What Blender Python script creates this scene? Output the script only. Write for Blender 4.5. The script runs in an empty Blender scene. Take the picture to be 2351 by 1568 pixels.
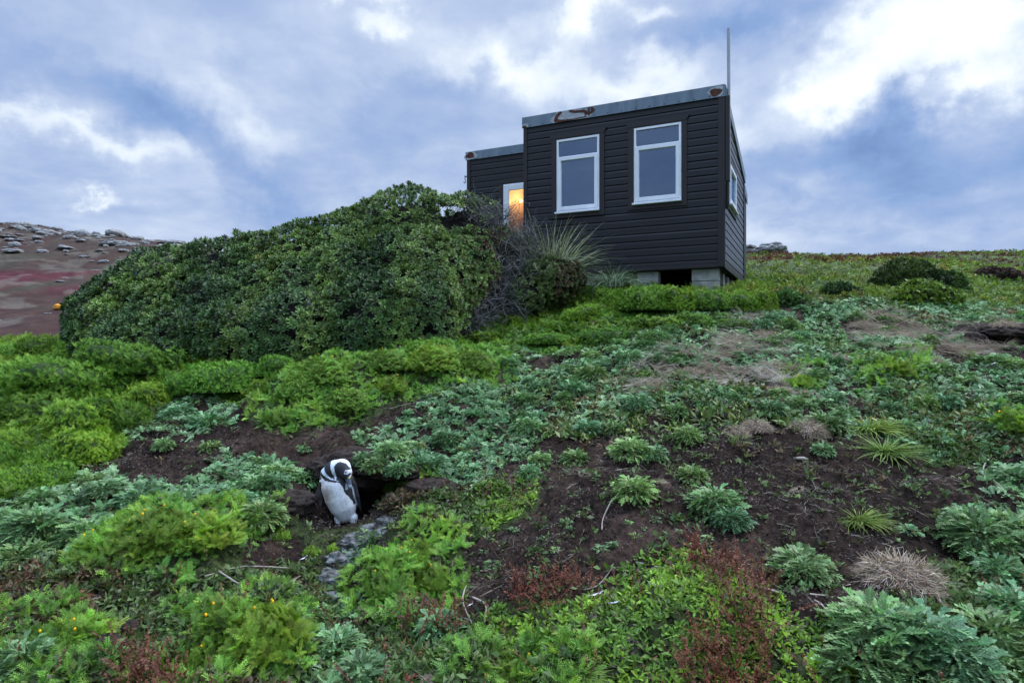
import bpy, bmesh, math
import numpy as np
from mathutils import Vector, Matrix
R = np.random.default_rng(7)
C = bpy.context.scene.collection
sc = bpy.context.scene
F, CX, CY = 1450.0, 1175.5, 784.0      # survey constants used to convert bearings to positions

# ------------------------------------------------------------------ helpers
def tag(o, label=None, cat=None, group=None, kind=None):
    if label: o['label'] = label
    if cat: o['category'] = cat
    if group: o['group'] = group
    if kind: o['kind'] = kind
    return o
def link(o, parent=None):
    C.objects.link(o)
    if parent is not None: o.parent = parent
    return o
def empty(name, loc=(0, 0, 0), rz=0):
    o = bpy.data.objects.new(name, None); o.empty_display_size = .1
    o.location = loc; o.rotation_euler = (0, 0, rz)
    return link(o)
def np_mesh(name, V, Q, tint=None, smooth=False):
    V = np.asarray(V, np.float32); Q = np.asarray(Q, np.int32)
    me = bpy.data.meshes.new(name)
    me.vertices.add(len(V)); me.vertices.foreach_set('co', V.ravel())
    k = Q.shape[1]
    me.loops.add(Q.size); me.loops.foreach_set('vertex_index', Q.ravel())
    me.polygons.add(len(Q)); me.polygons.foreach_set('loop_start', np.arange(0, Q.size, k, dtype=np.int32))
    me.update(calc_edges=True)
    if tint is not None:
        a = me.color_attributes.new('tint', 'FLOAT_COLOR', 'POINT')
        T = np.ones((len(V), 4), np.float32); T[:, :3] = tint
        a.data.foreach_set('color', T.ravel())
    if smooth: me.polygons.foreach_set('use_smooth', np.ones(len(Q), bool))
    return me
def obj(name, me, mat=None, parent=None, loc=None):
    if mat is not None and len(me.materials) == 0: me.materials.append(mat)
    o = bpy.data.objects.new(name, me)
    if loc is not None: o.location = loc
    return link(o, parent)

class MB:                      # collects simple solids into one mesh
    def __init__(s): s.v = []; s.f = []; s.m = []
    def add(s, vs, fs, mi=0):
        b = len(s.v); s.v += [tuple(map(float, v)) for v in vs]
        s.f += [tuple(b + i for i in f) for f in fs]; s.m += [mi] * len(fs)
    def box(s, x0, x1, y0, y1, z0, z1, mi=0):
        s.add([(x0, y0, z0), (x1, y0, z0), (x1, y1, z0), (x0, y1, z0), (x0, y0, z1), (x1, y0, z1), (x1, y1, z1), (x0, y1, z1)],
              [(3, 2, 1, 0), (4, 5, 6, 7), (0, 1, 5, 4), (1, 2, 6, 5), (2, 3, 7, 6), (3, 0, 4, 7)], mi)
    def hexa(s, p, mi=0):
        s.add(p, [(3, 2, 1, 0), (4, 5, 6, 7), (0, 1, 5, 4), (1, 2, 6, 5), (2, 3, 7, 6), (3, 0, 4, 7)], mi)
    def prism(s, prof, x0, x1, mi=0, axis='x', zf=None):
        # prof: (outward, z) polygon extruded along the wall
        n = len(prof); P = []
        for X in (x0, x1):
            for (y, z) in prof: P.append((X, y, z) if axis == 'x' else (y, X, z))
        s.add(P, [tuple(range(n))[::-1], tuple(range(n, 2 * n))] + [(i, (i + 1) % n, n + (i + 1) % n, n + i) for i in range(n)], mi)
    def tube(s, pts, r, k=6, mi=0):
        pts = [Vector(p) for p in pts]; n = len(pts); rr = r if hasattr(r, '__len__') else [r] * n
        up = Vector((0.13, 0.31, .94)); V = []
        for i, p in enumerate(pts):
            t = (pts[min(i + 1, n - 1)] - pts[max(i - 1, 0)]).normalized()
            a = t.cross(up)
            if a.length < .05: a = t.cross(Vector((1, 0, 0)))
            a.normalize(); b = t.cross(a)
            for j in range(k):
                th = 2 * math.pi * j / k
                V.append(p + (a * math.cos(th) + b * math.sin(th)) * rr[i])
        fs = [(i * k + j, i * k + (j + 1) % k, (i + 1) * k + (j + 1) % k, (i + 1) * k + j) for i in range(n - 1) for j in range(k)]
        fs += [tuple(range(k))[::-1], tuple(range((n - 1) * k, n * k))]
        s.add(V, fs, mi)
    def build(s, name, mats, parent=None, smooth=False, bevel=0, fix=True):
        me = bpy.data.meshes.new(name); me.from_pydata(s.v, [], s.f)
        mats = mats if isinstance(mats, (list, tuple)) else [mats]
        for m in mats: me.materials.append(m)
        me.polygons.foreach_set('material_index', s.m)
        if fix or bevel:
            bm = bmesh.new(); bm.from_mesh(me)
            if bevel:
                es = [e for e in bm.edges if len(e.link_faces) == 2 and e.calc_face_angle(0) > .6]
                bmesh.ops.bevel(bm, geom=es, offset=bevel, segments=1, profile=.5, affect='EDGES')
            bmesh.ops.recalc_face_normals(bm, faces=bm.faces); bm.to_mesh(me); bm.free()
        if smooth: me.polygons.foreach_set('use_smooth', [True] * len(me.polygons))
        o = bpy.data.objects.new(name, me); return link(o, parent)

# ---- noise in numpy
def _h(ix, iy, iz, s):
    n = (ix.astype(np.int64) * 374761393 + iy.astype(np.int64) * 668265263 + iz.astype(np.int64) * 2147483647 + s * 974634777) & 0xffffffff
    n = ((n ^ (n >> 13)) * 1274126177) & 0xffffffff
    n = ((n ^ (n >> 16)) * 2246822519) & 0xffffffff
    return ((n ^ (n >> 15)) & 0xffff) / 65535.0
def vnoise(x, y, z=None, s=0):
    if z is None:
        ix = np.floor(x); iy = np.floor(y); fx = x - ix; fy = y - iy
        fx = fx * fx * (3 - 2 * fx); fy = fy * fy * (3 - 2 * fy); o = np.zeros_like(ix)
        a = _h(ix, iy, o, s); b = _h(ix + 1, iy, o, s); c = _h(ix, iy + 1, o, s); d = _h(ix + 1, iy + 1, o, s)
        return (a * (1 - fx) + b * fx) * (1 - fy) + (c * (1 - fx) + d * fx) * fy - .5
    ix = np.floor(x); iy = np.floor(y); iz = np.floor(z); fx = x - ix; fy = y - iy; fz = z - iz
    fx = fx * fx * (3 - 2 * fx); fy = fy * fy * (3 - 2 * fy); fz = fz * fz * (3 - 2 * fz); r = 0
    for dx in (0, 1):
        for dy in (0, 1):
            for dz in (0, 1):
                w = (fx if dx else 1 - fx) * (fy if dy else 1 - fy) * (fz if dz else 1 - fz)
                r = r + w * _h(ix + dx, iy + dy, iz + dz, s)
    return r - .5
def fbm(x, y, z=None, o=4, s=0, g=.5):
    r = 0; a = 1.; f = 1.
    for i in range(o):
        r = r + a * vnoise(x * f + 17.3 * i, y * f - 9.1 * i, None if z is None else z * f + 3.7 * i, s + i); a *= g; f *= 2.03
    return r
def sm(a, b, x):
    t = np.clip((x - a) / (b - a), 0, 1); return t * t * (3 - 2 * t)

# ------------------------------------------------------------------ materials
def nodes(mat):
    mat.use_nodes = True; nt = mat.node_tree; nt.nodes.clear(); return nt, nt.nodes, nt.links
def foliage(name, rough=.55, spec=.35, trans=.25, var=.25, nscale=9., warm=(1, 1, 1), hue=1):
    m = bpy.data.materials.new(name); nt, N, L = nodes(m)
    out = N.new('ShaderNodeOutputMaterial'); p = N.new('ShaderNodeBsdfPrincipled'); t = N.new('ShaderNodeBsdfTranslucent'); mx = N.new('ShaderNodeMixShader')
    at = N.new('ShaderNodeAttribute'); at.attribute_name = 'tint'
    geo = N.new('ShaderNodeNewGeometry'); no = N.new('ShaderNodeTexNoise'); no.inputs['Scale'].default_value = nscale; no.inputs['Detail'].default_value = 3
    L.new(geo.outputs['Position'], no.inputs['Vector'])
    mr = N.new('ShaderNodeMapRange'); mr.inputs[1].default_value = .3; mr.inputs[2].default_value = .7; mr.inputs[3].default_value = 1 - var; mr.inputs[4].default_value = 1 + var
    L.new(no.outputs[0], mr.inputs[0])
    oi = N.new('ShaderNodeObjectInfo'); m2 = N.new('ShaderNodeMapRange'); m2.inputs[3].default_value = .75 if hue else 1; m2.inputs[4].default_value = 1.2 if hue else 1; L.new(oi.outputs['Random'], m2.inputs[0])
    mu = N.new('ShaderNodeMath'); mu.operation = 'MULTIPLY'; L.new(mr.outputs[0], mu.inputs[0]); L.new(m2.outputs[0], mu.inputs[1])
    vm = N.new('ShaderNodeVectorMath'); vm.operation = 'SCALE'; oi_ = N.new('ShaderNodeObjectInfo'); wm = N.new('ShaderNodeVectorMath'); wm.operation = 'MULTIPLY'; wm.inputs[1].default_value = warm; L.new(at.outputs['Color'], wm.inputs[0]); hv = N.new('ShaderNodeTexWhiteNoise'); hv.noise_dimensions = '1D'; L.new(oi_.outputs['Random'], hv.inputs['W']); hx = N.new('ShaderNodeMix'); hx.data_type = 'VECTOR'; hx.inputs[4].default_value = (1.22, 1.04, .72) if hue else (1, 1, 1); hx.inputs[5].default_value = (.88, .98, 1.1) if hue else (1, 1, 1); L.new(hv.outputs['Value'], hx.inputs[0])
    hm = N.new('ShaderNodeVectorMath'); hm.operation = 'MULTIPLY'; L.new(wm.outputs[0], hm.inputs[0]); L.new(hx.outputs[1], hm.inputs[1]); L.new(hm.outputs[0], vm.inputs[0]); L.new(mu.outputs[0], vm.inputs['Scale'])
    L.new(vm.outputs[0], p.inputs['Base Color']); L.new(vm.outputs[0], t.inputs['Color'])
    p.inputs['Roughness'].default_value = rough; p.inputs['Specular IOR Level'].default_value = spec
    mx.inputs[0].default_value = trans; L.new(p.outputs[0], mx.inputs[1]); L.new(t.outputs[0], mx.inputs[2]); L.new(mx.outputs[0], out.inputs[0])
    return m
def surf(name, c1, c2, scale=8., rough=.7, bump=.3, bscale=None, detail=6, spec=.3, metal=0., attr=False, stretch=(1, 1, 1), rvar=0, coord='Object', lo=.3, hi=.7, bdist=.01):
    m = bpy.data.materials.new(name); nt, N, L = nodes(m)
    out = N.new('ShaderNodeOutputMaterial'); p = N.new('ShaderNodeBsdfPrincipled'); L.new(p.outputs[0], out.inputs[0])
    tc = N.new('ShaderNodeTexCoord'); mp = N.new('ShaderNodeMapping'); mp.inputs['Scale'].default_value = stretch
    L.new(tc.outputs[coord], mp.inputs[0])
    no = N.new('ShaderNodeTexNoise'); no.inputs['Scale'].default_value = scale; no.inputs['Detail'].default_value = detail; no.inputs['Roughness'].default_value = .62
    L.new(mp.outputs[0], no.inputs['Vector'])
    mr = N.new('ShaderNodeMapRange'); mr.inputs[1].default_value = lo; mr.inputs[2].default_value = hi; L.new(no.outputs[0], mr.inputs[0])
    mix = N.new('ShaderNodeMix'); mix.data_type = 'RGBA'; L.new(mr.outputs[0], mix.inputs[0])
    mix.inputs[6].default_value = (*c1, 1); mix.inputs[7].default_value = (*c2, 1); col = mix.outputs[2]
    if attr:
        at = N.new('ShaderNodeAttribute'); at.attribute_name = 'tint'
        mu = N.new('ShaderNodeMix'); mu.data_type = 'RGBA'; mu.blend_type = 'MULTIPLY'; mu.inputs[0].default_value = 1
        L.new(at.outputs['Color'], mu.inputs[6]); L.new(col, mu.inputs[7]); col = mu.outputs[2]
    L.new(col, p.inputs['Base Color'])
    p.inputs['Roughness'].default_value = rough; p.inputs['Specular IOR Level'].default_value = spec; p.inputs['Metallic'].default_value = metal
    if rvar:
        r2 = N.new('ShaderNodeMapRange'); r2.inputs[1].default_value = .3; r2.inputs[2].default_value = .7; r2.inputs[3].default_value = rough - rvar; r2.inputs[4].default_value = rough + rvar
        L.new(no.outputs[0], r2.inputs[0]); L.new(r2.outputs[0], p.inputs['Roughness'])
    if bump:
        b = N.new('ShaderNodeBump'); b.inputs['Strength'].default_value = bump; b.inputs['Distance'].default_value = bdist
        n2 = N.new('ShaderNodeTexNoise'); n2.inputs['Scale'].default_value = bscale or scale * 3; n2.inputs['Detail'].default_value = 8; n2.inputs['Roughness'].default_value = .7
        L.new(mp.outputs[0], n2.inputs['Vector']); L.new(n2.outputs[0], b.inputs['Height']); L.new(b.outputs[0], p.inputs['Normal'])
    return m
M = {}
M['leaf'] = foliage('leaf_green', warm=(1.2, 1.1, .75), trans=.3)
M['silver'] = foliage('leaf_silver', rough=.5, spec=.4, trans=.15, warm=(1.15, 1.08, .92))
M['hebe'] = foliage('leaf_leathery', hue=0, rough=.5, spec=.35, trans=.12, var=.3, nscale=3., warm=(1.15, 1.08, .8))
M['straw'] = foliage('dry_straw', hue=0, rough=.7, spec=.2, trans=.1)
M['twig'] = foliage('dead_twig', hue=0, rough=.7, spec=.25, trans=0)
M['soil'] = surf('peat_soil', (.35, .35, .35), (1.75, 1.7, 1.65), 22., .85, 1.0, 55., attr=True, spec=.08, bdist=.035, lo=.33, hi=.67)
M['rock'] = surf('lichen_rock', (.10, .10, .095), (.34, .35, .35), 2.5, .85, .8, 7., bdist=.05, detail=10)
M['lichen'] = surf('lichen_crust', (.03, .026, .022), (.21, .225, .22), 16., .9, 1., 45., bdist=.02, lo=.38, hi=.6, detail=9)
M['clod'] = surf('peat_clod', (.02, .014, .011), (.085, .062, .048), 26., .9, 1., 30., bdist=.07)
M['orange'] = surf('orange_lichen', (.15, .06, .01), (.75, .33, .03), 3., .9, .5, 8., lo=.2, hi=.5)

# ------------------------------------------------------------------ terrain
cols = {
 -100: [(1, -1.56), (2.6, -1.42), (3.6, -1.25), (4.8, -1.03), (6.2, -.72), (7.6, -.38), (9.0, -.03), (10, -.12), (13, -.9), (20, -1.3), (32, -.6), (40, .35), (60, 3.9), (85, 10.8), (120, 23.6), (160, 24), (600, 8)],
 150: [(1, -1.56), (2.6, -1.42), (3.6, -1.27), (4.8, -1.05), (6.2, -.72), (7.6, -.33), (8.6, .02), (10, -.05), (13, -.6), (20, -1.1), (32, -.5), (40, .35), (60, 3.8), (85, 10.1), (115, 21.0), (160, 21), (600, 8)],
 430: [(1, -1.56), (2.7, -1.44), (3.6, -1.33), (4.8, -1.08), (6.2, -.66), (7.6, -.22), (8.6, .0), (10, .15), (13, .1), (20, -.3), (32, .1), (40, .8), (60, 4), (85, 10.2), (105, 16.6), (150, 16), (600, 6)],
 785: [(1, -1.56), (2.7, -1.47), (3.6, -1.50), (4.2, -1.47), (4.6, -1.335), (5.1, -1.12), (5.9, -.76), (7.2, -.33), (8.2, -.03), (9.5, .3), (12.5, .85), (20, 1.4), (40, 3), (80, 8), (105, 9), (600, 5)],
 1175: [(1, -1.56), (2.7, -1.46), (3.9, -1.25), (5.6, -.83), (7.2, -.38), (8.6, .14), (10, .55), (12, .9), (14, 1.1), (25, 2.2), (45, 5), (80, 7), (105, 7), (600, 5)],
 1500: [(1, -1.56), (2.6, -1.42), (3.4, -1.25), (4.4, -.98), (6, -.52), (8, .1), (9.3, .55), (10.1, .84), (12, .98), (14, 1.3), (25, 2.8), (45, 5.9), (80, 6.5), (105, 6.5), (600, 5)],
 1665: [(1, -1.56), (2.6, -1.42), (3.4, -1.22), (4.4, -.97), (5.9, -.47), (8, .13), (9.8, .75), (12, 1.12), (16, 1.75), (28, 3.55), (45, 6.05), (60, 6.6), (105, 6.5), (600, 5)],
 2000: [(1, -1.56), (2.6, -1.42), (3.4, -1.22), (4.4, -.97), (5.9, -.47), (8, .13), (9.8, .65), (12, 1.05), (16, 1.75), (28, 3.5), (45, 6.0), (60, 6.5), (105, 6.5), (600, 5)],
 2351: [(1, -1.56), (2.6, -1.42), (3.4, -1.22), (4.3, -.95), (5.7, -.47), (8, .13), (10, .56), (14, 1.22), (20, 2.2), (30, 3.8), (45, 6.25), (60, 6.8), (105, 6.5), (600, 5)],
}
LY = np.linspace(math.log(.5), math.log(700), 420); UG = np.linspace(-1.3, 1.3, 261)
def _prof(p):
    Y = np.log([a for a, b in p]); Z = [b for a, b in p]
    z = np.interp(LY, Y, Z); k = np.exp(-np.linspace(-2, 2, 11) ** 2); k /= k.sum()
    return np.convolve(np.pad(z, 5, mode='edge'), k, mode='valid')
_cu = np.array([(c - CX) / F for c in cols]); _cz = np.array([_prof(p) for p in cols.values()])
TAB = np.stack([np.interp(UG, _cu, _cz[:, j]) for j in range(len(LY))])        # (Y, u)
k_ = np.exp(-np.linspace(-2, 2, 15) ** 2); k_ /= k_.sum()
TAB = np.stack([np.convolve(np.pad(r, 7, mode='edge'), k_, mode='valid') for r in TAB])
def bilin(T, a, b):
    a = np.clip(a, 0, T.shape[0] - 1.001); b = np.clip(b, 0, T.shape[1] - 1.001)
    i = a.astype(int); j = b.astype(int); fa = a - i; fb = b - j
    return (T[i, j] * (1 - fb) + T[i, j + 1] * fb) * (1 - fa) + (T[i + 1, j] * (1 - fb) + T[i + 1, j + 1] * fb) * fa
def H0(x, y):
    x = np.asarray(x, float); y = np.asarray(y, float)
    r = np.hypot(x, y); ph = np.clip(np.arctan2(x, y), -math.atan(1.25), math.atan(1.25))
    u = np.tan(ph); Y = np.maximum(r * np.cos(ph), .51)
    return bilin(TAB, (np.log(Y) - LY[0]) / (LY[1] - LY[0]), (u - UG[0]) / (UG[1] - UG[0]))
def topix(x, y, z):
    yy = np.maximum(y, .3); return CX + F * x / yy, CY - F * z / yy
# --- cover zones, drawn on a chart of the slope as it is seen from the path
RS = 6
def raster(polys, blur=3):
    W, Hh = 2700 // RS, 1700 // RS
    X, Y = np.meshgrid(np.arange(W) * RS - 150., np.arange(Hh) * RS - 0.); m = np.zeros((Hh, W))
    for P in polys:
        ins = np.zeros_like(m, bool); n = len(P)
        for i in range(n):
            x1, y1 = P[i]; x2, y2 = P[(i + 1) % n]
            if y1 == y2: continue
            c = ((Y >= min(y1, y2)) & (Y < max(y1, y2))) & (X < (x2 - x1) * (Y - y1) / (y2 - y1) + x1); ins ^= c
        m[ins] = 1
    for _ in range(3):
        for ax in (0, 1):
            kk = np.ones(2 * blur + 1) / (2 * blur + 1)
            m = np.apply_along_axis(lambda r: np.convolve(np.pad(r, blur, mode='edge'), kk, mode='valid'), ax, m)
    return m
def zs(T, px, py): return bilin(T, np.clip(py, 0, 1640) / RS, (np.clip(px, -140, 2520) + 150) / RS)
Zc = raster([[(-150, 775), (0, 785), (140, 770), (250, 760), (380, 800), (640, 810), (700, 840), (640, 900), (560, 925), (440, 905), (380, 935), (270, 960), (310, 1010), (260, 1060), (120, 1090), (60, 1150), (-150, 1180)],
             [(940, 745), (1130, 700), (1300, 630), (1500, 615), (1650, 640), (1760, 640), (1790, 690), (1600, 735), (1500, 745), (1350, 800), (1200, 810), (1000, 800)]], 2)
Zf = raster([[(640, 830), (760, 800), (1000, 790), (1170, 810), (1190, 860), (1080, 900), (900, 930), (830, 970), (640, 1000), (560, 970), (590, 890)],
             [(140, 1290), (300, 1210), (560, 1170), (560, 1300), (420, 1370), (200, 1350)], [(380, 1420), (560, 1380), (700, 1400), (720, 1600), (360, 1700)],
             [(780, 1230), (900, 1180), (1060, 1230), (1070, 1410), (840, 1440), (760, 1330)], [(690, 1240), (760, 1215), (830, 1215), (820, 1260), (720, 1310)],
             [(1030, 1510), (1120, 1470), (1360, 1500), (1380, 1700), (1030, 1700)], [(870, 1080), (1000, 1060), (1020, 1130), (900, 1150)],
             [(-150, 1440), (200, 1420), (290, 1568), (290, 1700), (-150, 1700)], [(530, 1220), (640, 1180), (720, 1190), (700, 1230), (560, 1250)],
             [(1950, 830), (2130, 810), (2160, 890), (1990, 910)], [(1790, 850), (1900, 845), (1890, 900), (1790, 890)], [(2250, 960), (2500, 930), (2500, 1030), (2270, 1010)]], 2)
Zs = raster([[(1170, 810), (1400, 770), (1600, 725), (1800, 700), (2500, 690), (2500, 790), (2200, 810), (2000, 880), (1750, 850), (1550, 860), (1350, 900), (1170, 900)],
             [(820, 1020), (1000, 920), (1120, 880), (1250, 900), (1220, 1040), (1100, 1110), (860, 1130)], [(500, 1070), (640, 1060), (740, 1100), (720, 1130), (640, 1120), (640, 1190), (560, 1210), (380, 1180)],
             [(-150, 1200), (130, 1090), (300, 1080), (420, 1120), (560, 1190), (300, 1220), (140, 1290), (-150, 1370)], [(250, 960), (440, 905), (560, 930), (530, 990), (400, 1010), (300, 1010)],
             [(1740, 930), (1900, 860), (2500, 820), (2500, 1020), (2150, 1040), (2000, 990), (1850, 1000)], [(1280, 880), (1480, 860), (1560, 950), (1300, 960)],
             [(1240, 900), (1500, 880), (1760, 890), (1760, 930), (1560, 940), (1300, 1000)], [(2250, 1060), (2500, 1040), (2500, 1500), (2330, 1350), (2160, 1240), (2260, 1180)], [(700, 1420), (830, 1380), (860, 1568), (860, 1700), (680, 1700)]], 2)
Zo = raster([[(1160, 1380), (1340, 1390), (1450, 1310), (1600, 1290), (1760, 1380), (1830, 1470), (1960, 1440), (1960, 1700), (1380, 1700), (1240, 1500), (1080, 1440)],
             [(1100, 1110), (1240, 1090), (1240, 1160), (1150, 1230), (1090, 1200)]], 2)
Zd = raster([[(-150, 1330), (140, 1290), (420, 1370), (700, 1300), (760, 1420), (700, 1700), (-150, 1700)], [(760, 1430), (1100, 1430), (1240, 1500), (1380, 1600), (1380, 1700), (760, 1700)],
             [(660, 1330), (740, 1300), (760, 1400), (690, 1420)], [(2180, 1300), (2500, 1350), (2500, 1700), (1960, 1700), (2100, 1400)], [(880, 1160), (1100, 1130), (1100, 1230), (900, 1230)],
             [(2080, 950), (2500, 960), (2500, 1060), (2130, 1060)]], 2)
Zr = raster([[(1150, 1380), (1230, 1330), (1340, 1350), (1360, 1410), (1230, 1430)], [(1560, 1300), (1640, 1310), (1760, 1380), (1800, 1480), (1700, 1520), (1600, 1400)], [(260, 1560), (400, 1530), (420, 1700), (260, 1700)],
             [(1000, 1400), (1080, 1430), (1050, 1480), (860, 1440)], [(1620, 1480), (1780, 1520), (1750, 1640), (1500, 1640)]], 2)
Zsoil = raster([[(180, 1080), (300, 1020), (420, 1010), (560, 960), (640, 1000), (860, 960), (900, 990), (800, 1060), (700, 1080), (560, 1060), (460, 1130), (200, 1110)], [(430, 925), (540, 905), (600, 930), (560, 950)]], 2)
_pg = np.random.default_rng(3).random((400, 400, 4))
def puffs(x, y, cell):
    gx = x / cell + 100; gy = y / cell + 50; ix = np.floor(gx).astype(int); iy = np.floor(gy).astype(int); r = np.zeros_like(x)
    for dx in (-1, 0, 1):
        for dy in (-1, 0, 1):
            a = _pg[(ix + dx) % 400, (iy + dy) % 400]
            d = ((gx - ix - dx - a[..., 0]) ** 2 + ((gy - iy - dy - a[..., 1]) * .9) ** 2) / (.48 + .32 * a[..., 2]) ** 2
            r = np.maximum(r, (.45 + .55 * a[..., 3]) * np.sqrt(np.clip(1 - d, 0, 1)))
    return r
# individual bumps: (bearing px, py, radius m, height m)
BUMPS = []
def ray0(px, py, Hf=None, Y0=1.5, Y1=110.):
    Hf = Hf or H0; u = (px - CX) / F; v = (CY - py) / F
    Ys = np.exp(np.linspace(math.log(Y0), math.log(Y1), 1500)); d = v * Ys - Hf(u * Ys, Ys)
    i = np.argmax(d < 0) if (d < 0).any() else len(Ys) - 1
    if i > 0:
        t = d[i - 1] / (d[i - 1] - d[i]); Y = Ys[i - 1] + t * (Ys[i] - Ys[i - 1])
    else: Y = Ys[0]
    return u * Y, Y
for (px, py, r, h) in [(230, 900, .5, .10), (340, 860, .45, .10), (150, 1000, .5, .08), (740, 900, .5, .2), (980, 860, .7, .15), (1040, 960, .6, .1), (1550, 720, .8, .1),
                       (650, 1160, .28, .14), (760, 1040, .35, .10), (560, 1040, .3, .07), (1480, 905, .35, .07), (1240, 890, .3, .06), (940, 1190, .35, .09), (1330, 1200, .5, .07), (1900, 1180, .5, .05),
                       (1980, 1290, .4, .06), (1650, 1400, .5, .10), (1500, 1450, .45, .05), (400, 1270, .5, .12), (2050, 1500, .45, .1), (2300, 760, .6, .12), (560, 1500, .35, .08)]:
    X_, Y_ = ray0(px, py); BUMPS.append((X_, Y_, r, h))
PEN = (-1.24, 4.6)                     # where the penguin stands
def H(x, y, fine=True):
    x = np.asarray(x, float); y = np.asarray(y, float); z = H0(x, y); r = np.hypot(x, y)
    px, py = topix(x, y, z); near = 1 - sm(14, 22, r); front = (y > .5)
    j = 22 * fbm(x * 2.2, y * 2.2, o=3, s=11)
    g = np.where(front, sm(.25, .75, zs(Zc, px + j, py + j * .5)), 0) * near
    gh = np.where(front, sm(.45, 1., zs(Zc, px + j, py + j * .5)), 0) * near
    z = z + gh * (.20 * puffs(x, y, .66) + .10 * puffs(x + 31, y, .27) + .05 * puffs(x, y + 17, .13) - .10) * (1 - .5 * sm(8.5, 10, r))
    f = np.where(front, zs(Zf, px, py), 0) * near
    z = z + f * (.20 * puffs(x + 9, y, .45) - .04)
    for (bx, by, br, bh) in BUMPS:
        d2 = ((x - bx) ** 2 + (y - by) ** 2) / br ** 2; z = z + bh * np.exp(-d2 * 1.6)
    z = z - g * .05 + near * (.05 * fbm(x * 1.3, y * 1.3, o=3, s=2)) + sm(10, 20, r) * (1 - sm(60, 80, r)) * .25 * fbm(x * .35, y * .35, o=4, s=3) + sm(40, 70, r) * 1.1 * fbm(x * .09, y * .12, o=5, s=5)
    if fine: z = z + near * (1 - g) * (.06 * fbm(x * 2.8, y * 2.8, o=3, s=9) + .065 * fbm(x * 6, y * 6, o=4, s=4) + .045 * np.abs(fbm(x * 15, y * 15, o=3, s=6)))
    # burrow of the penguin: standing ledge, pit behind, bank above
    ax, ay = PEN; e = (x - ax - .13) / .32; g2 = (y - ay - .33) / .24
    z = z - .42 * np.exp(-np.maximum(e * e + g2 * g2, .0) ** 2)
    e = (x - ax) / .17; g2 = (y - ay + .02) / .14; w = np.exp(-(e * e + g2 * g2) ** 2); z = z * (1 - w) + (-1.345) * w
    # burrow at the right edge
    e = (x - BUR[0]) / .38; g2 = (y - BUR[1]) / .24; z = z - .45 * np.exp(-(e * e + g2 * g2) ** 2)
    # level pad below the hut
    return z
BUR = ray0(2325, 792)
def G(px, py, Y0=1.5): 
    x, y = ray0(px, py, lambda a, b: H(a, b, False), Y0); return x, y, float(H(x, y))
def build_ground():
    ph = np.concatenate([np.radians(np.linspace(-180, -50, 90, endpoint=False)), np.radians(np.linspace(-50, 50, 901)), np.radians(np.linspace(50, 180, 90, endpoint=False)[1:])])
    rr = np.concatenate([np.linspace(.02, 2.0, 30, endpoint=False), np.exp(np.linspace(math.log(2.0), math.log(13), 520, endpoint=False)), np.exp(np.linspace(math.log(13), math.log(170), 330, endpoint=False)), np.exp(np.linspace(math.log(170), math.log(3000), 40))])
    P, Rr = np.meshgrid(ph, rr); x = Rr * np.sin(P); y = Rr * np.cos(P); z = H(x, y)
    n, m = x.shape; V = np.stack([x, y, z], -1).reshape(-1, 3)
    idx = np.arange(n * m).reshape(n, m); nx = np.roll(idx, -1, 1)
    Q = np.stack([idx[:-1], nx[:-1], nx[1:], idx[1:]], -1).reshape(-1, 4)[:, ::-1]
    # colour of what covers the ground
    px, py = topix(x, y, z); r = np.hypot(x, y); front = y > .5
    b = lambda c: np.array(c)
    col = np.zeros((n, m, 3)) + b((.034, .023, .018))
    v = fbm(x * 1.7, y * 1.7, o=4, s=21)[..., None]; col = col * (1 + .9 * v)
    col = col + sm(.1, .5, fbm(x * 3, y * 3, o=4, s=24))[..., None] * b((.03, .020, .017))
    def lay(c, w): 
        nonlocal col
        w = np.clip(w, 0, 1)[..., None]; col = col * (1 - w) + b(c) * w
    near = (1 - sm(10, 14, r)) * front; jj = 20 * fbm(x * 3, y * 3, o=3, s=31)
    lay((.07, .16, .03), near * sm(.3, .7, zs(Zc, px + jj, py + jj)))
    lay((.06, .09, .03), near * .8 * sm(.3, .7, np.maximum(zs(Zf, px + jj, py + jj), zs(Zo, px + jj, py + jj))))
    lay((.035, .035, .02), near * .6 * zs(Zd, px, py))
    mid = sm(9.5, 11.5, r)
    lay((.065, .11, .03), mid)
    lay((.09, .085, .055), mid * sm(0, .25, fbm(x * .5, y * .5, o=4, s=33)) * .3)
    rt = sm(1500, 1700, px) * front * mid
    # reddish heath on the crest to the right
    c1 = sm(20, 27, y + 6 * fbm(x * .12, y * .12, s=35)) * rt
    lay((.065, .022, .022), c1 * (.35 + .65 * sm(2150, 1800, px)) * (sm(-.15, .1, fbm(x * .25, y * .2, o=4, s=36))))
    # left hill
    lf = sm(760, 600, px) * front * sm(24, 30, r)
    hh = py + 14 * fbm(x * .06, y * .06, o=3, s=41)
    lay((.048, .043, .030), lf)
    lay((.052, .036, .028), lf * sm(585, 575, hh))
    lay((.055, .028, .024), lf * sm(-.1, .25, fbm(x * .1, y * .07, o=5, s=42)) * .7)
    bd = sm(612, 622, hh) * sm(684, 664, hh); lay((.070, .019, .023), lf * bd * sm(-.35, -.1, fbm(x * .12, y * .05, o=4, s=43)))
    bd = sm(700, 712, hh) * sm(800, 775, hh); lay((.055, .022, .022), lf * bd * (.6 + .4 * sm(-.2, .1, fbm(x * .2, y * .1, o=4, s=44))))
    lay((.12, .11, .09), lf * sm(.12, .3, fbm(x * .35, y * .35, o=5, s=45)) * .5)
    col = col * (1 + mid[..., None] * .5 * fbm(x * 1.1, y * 1.1, o=4, s=46)[..., None])
    me = np_mesh('ground', V, Q, np.clip(col.reshape(-1, 3), .003, 1), True)
    o = obj('ground', me, M['soil']); tag(o, kind='structure')
build_ground()

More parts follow.
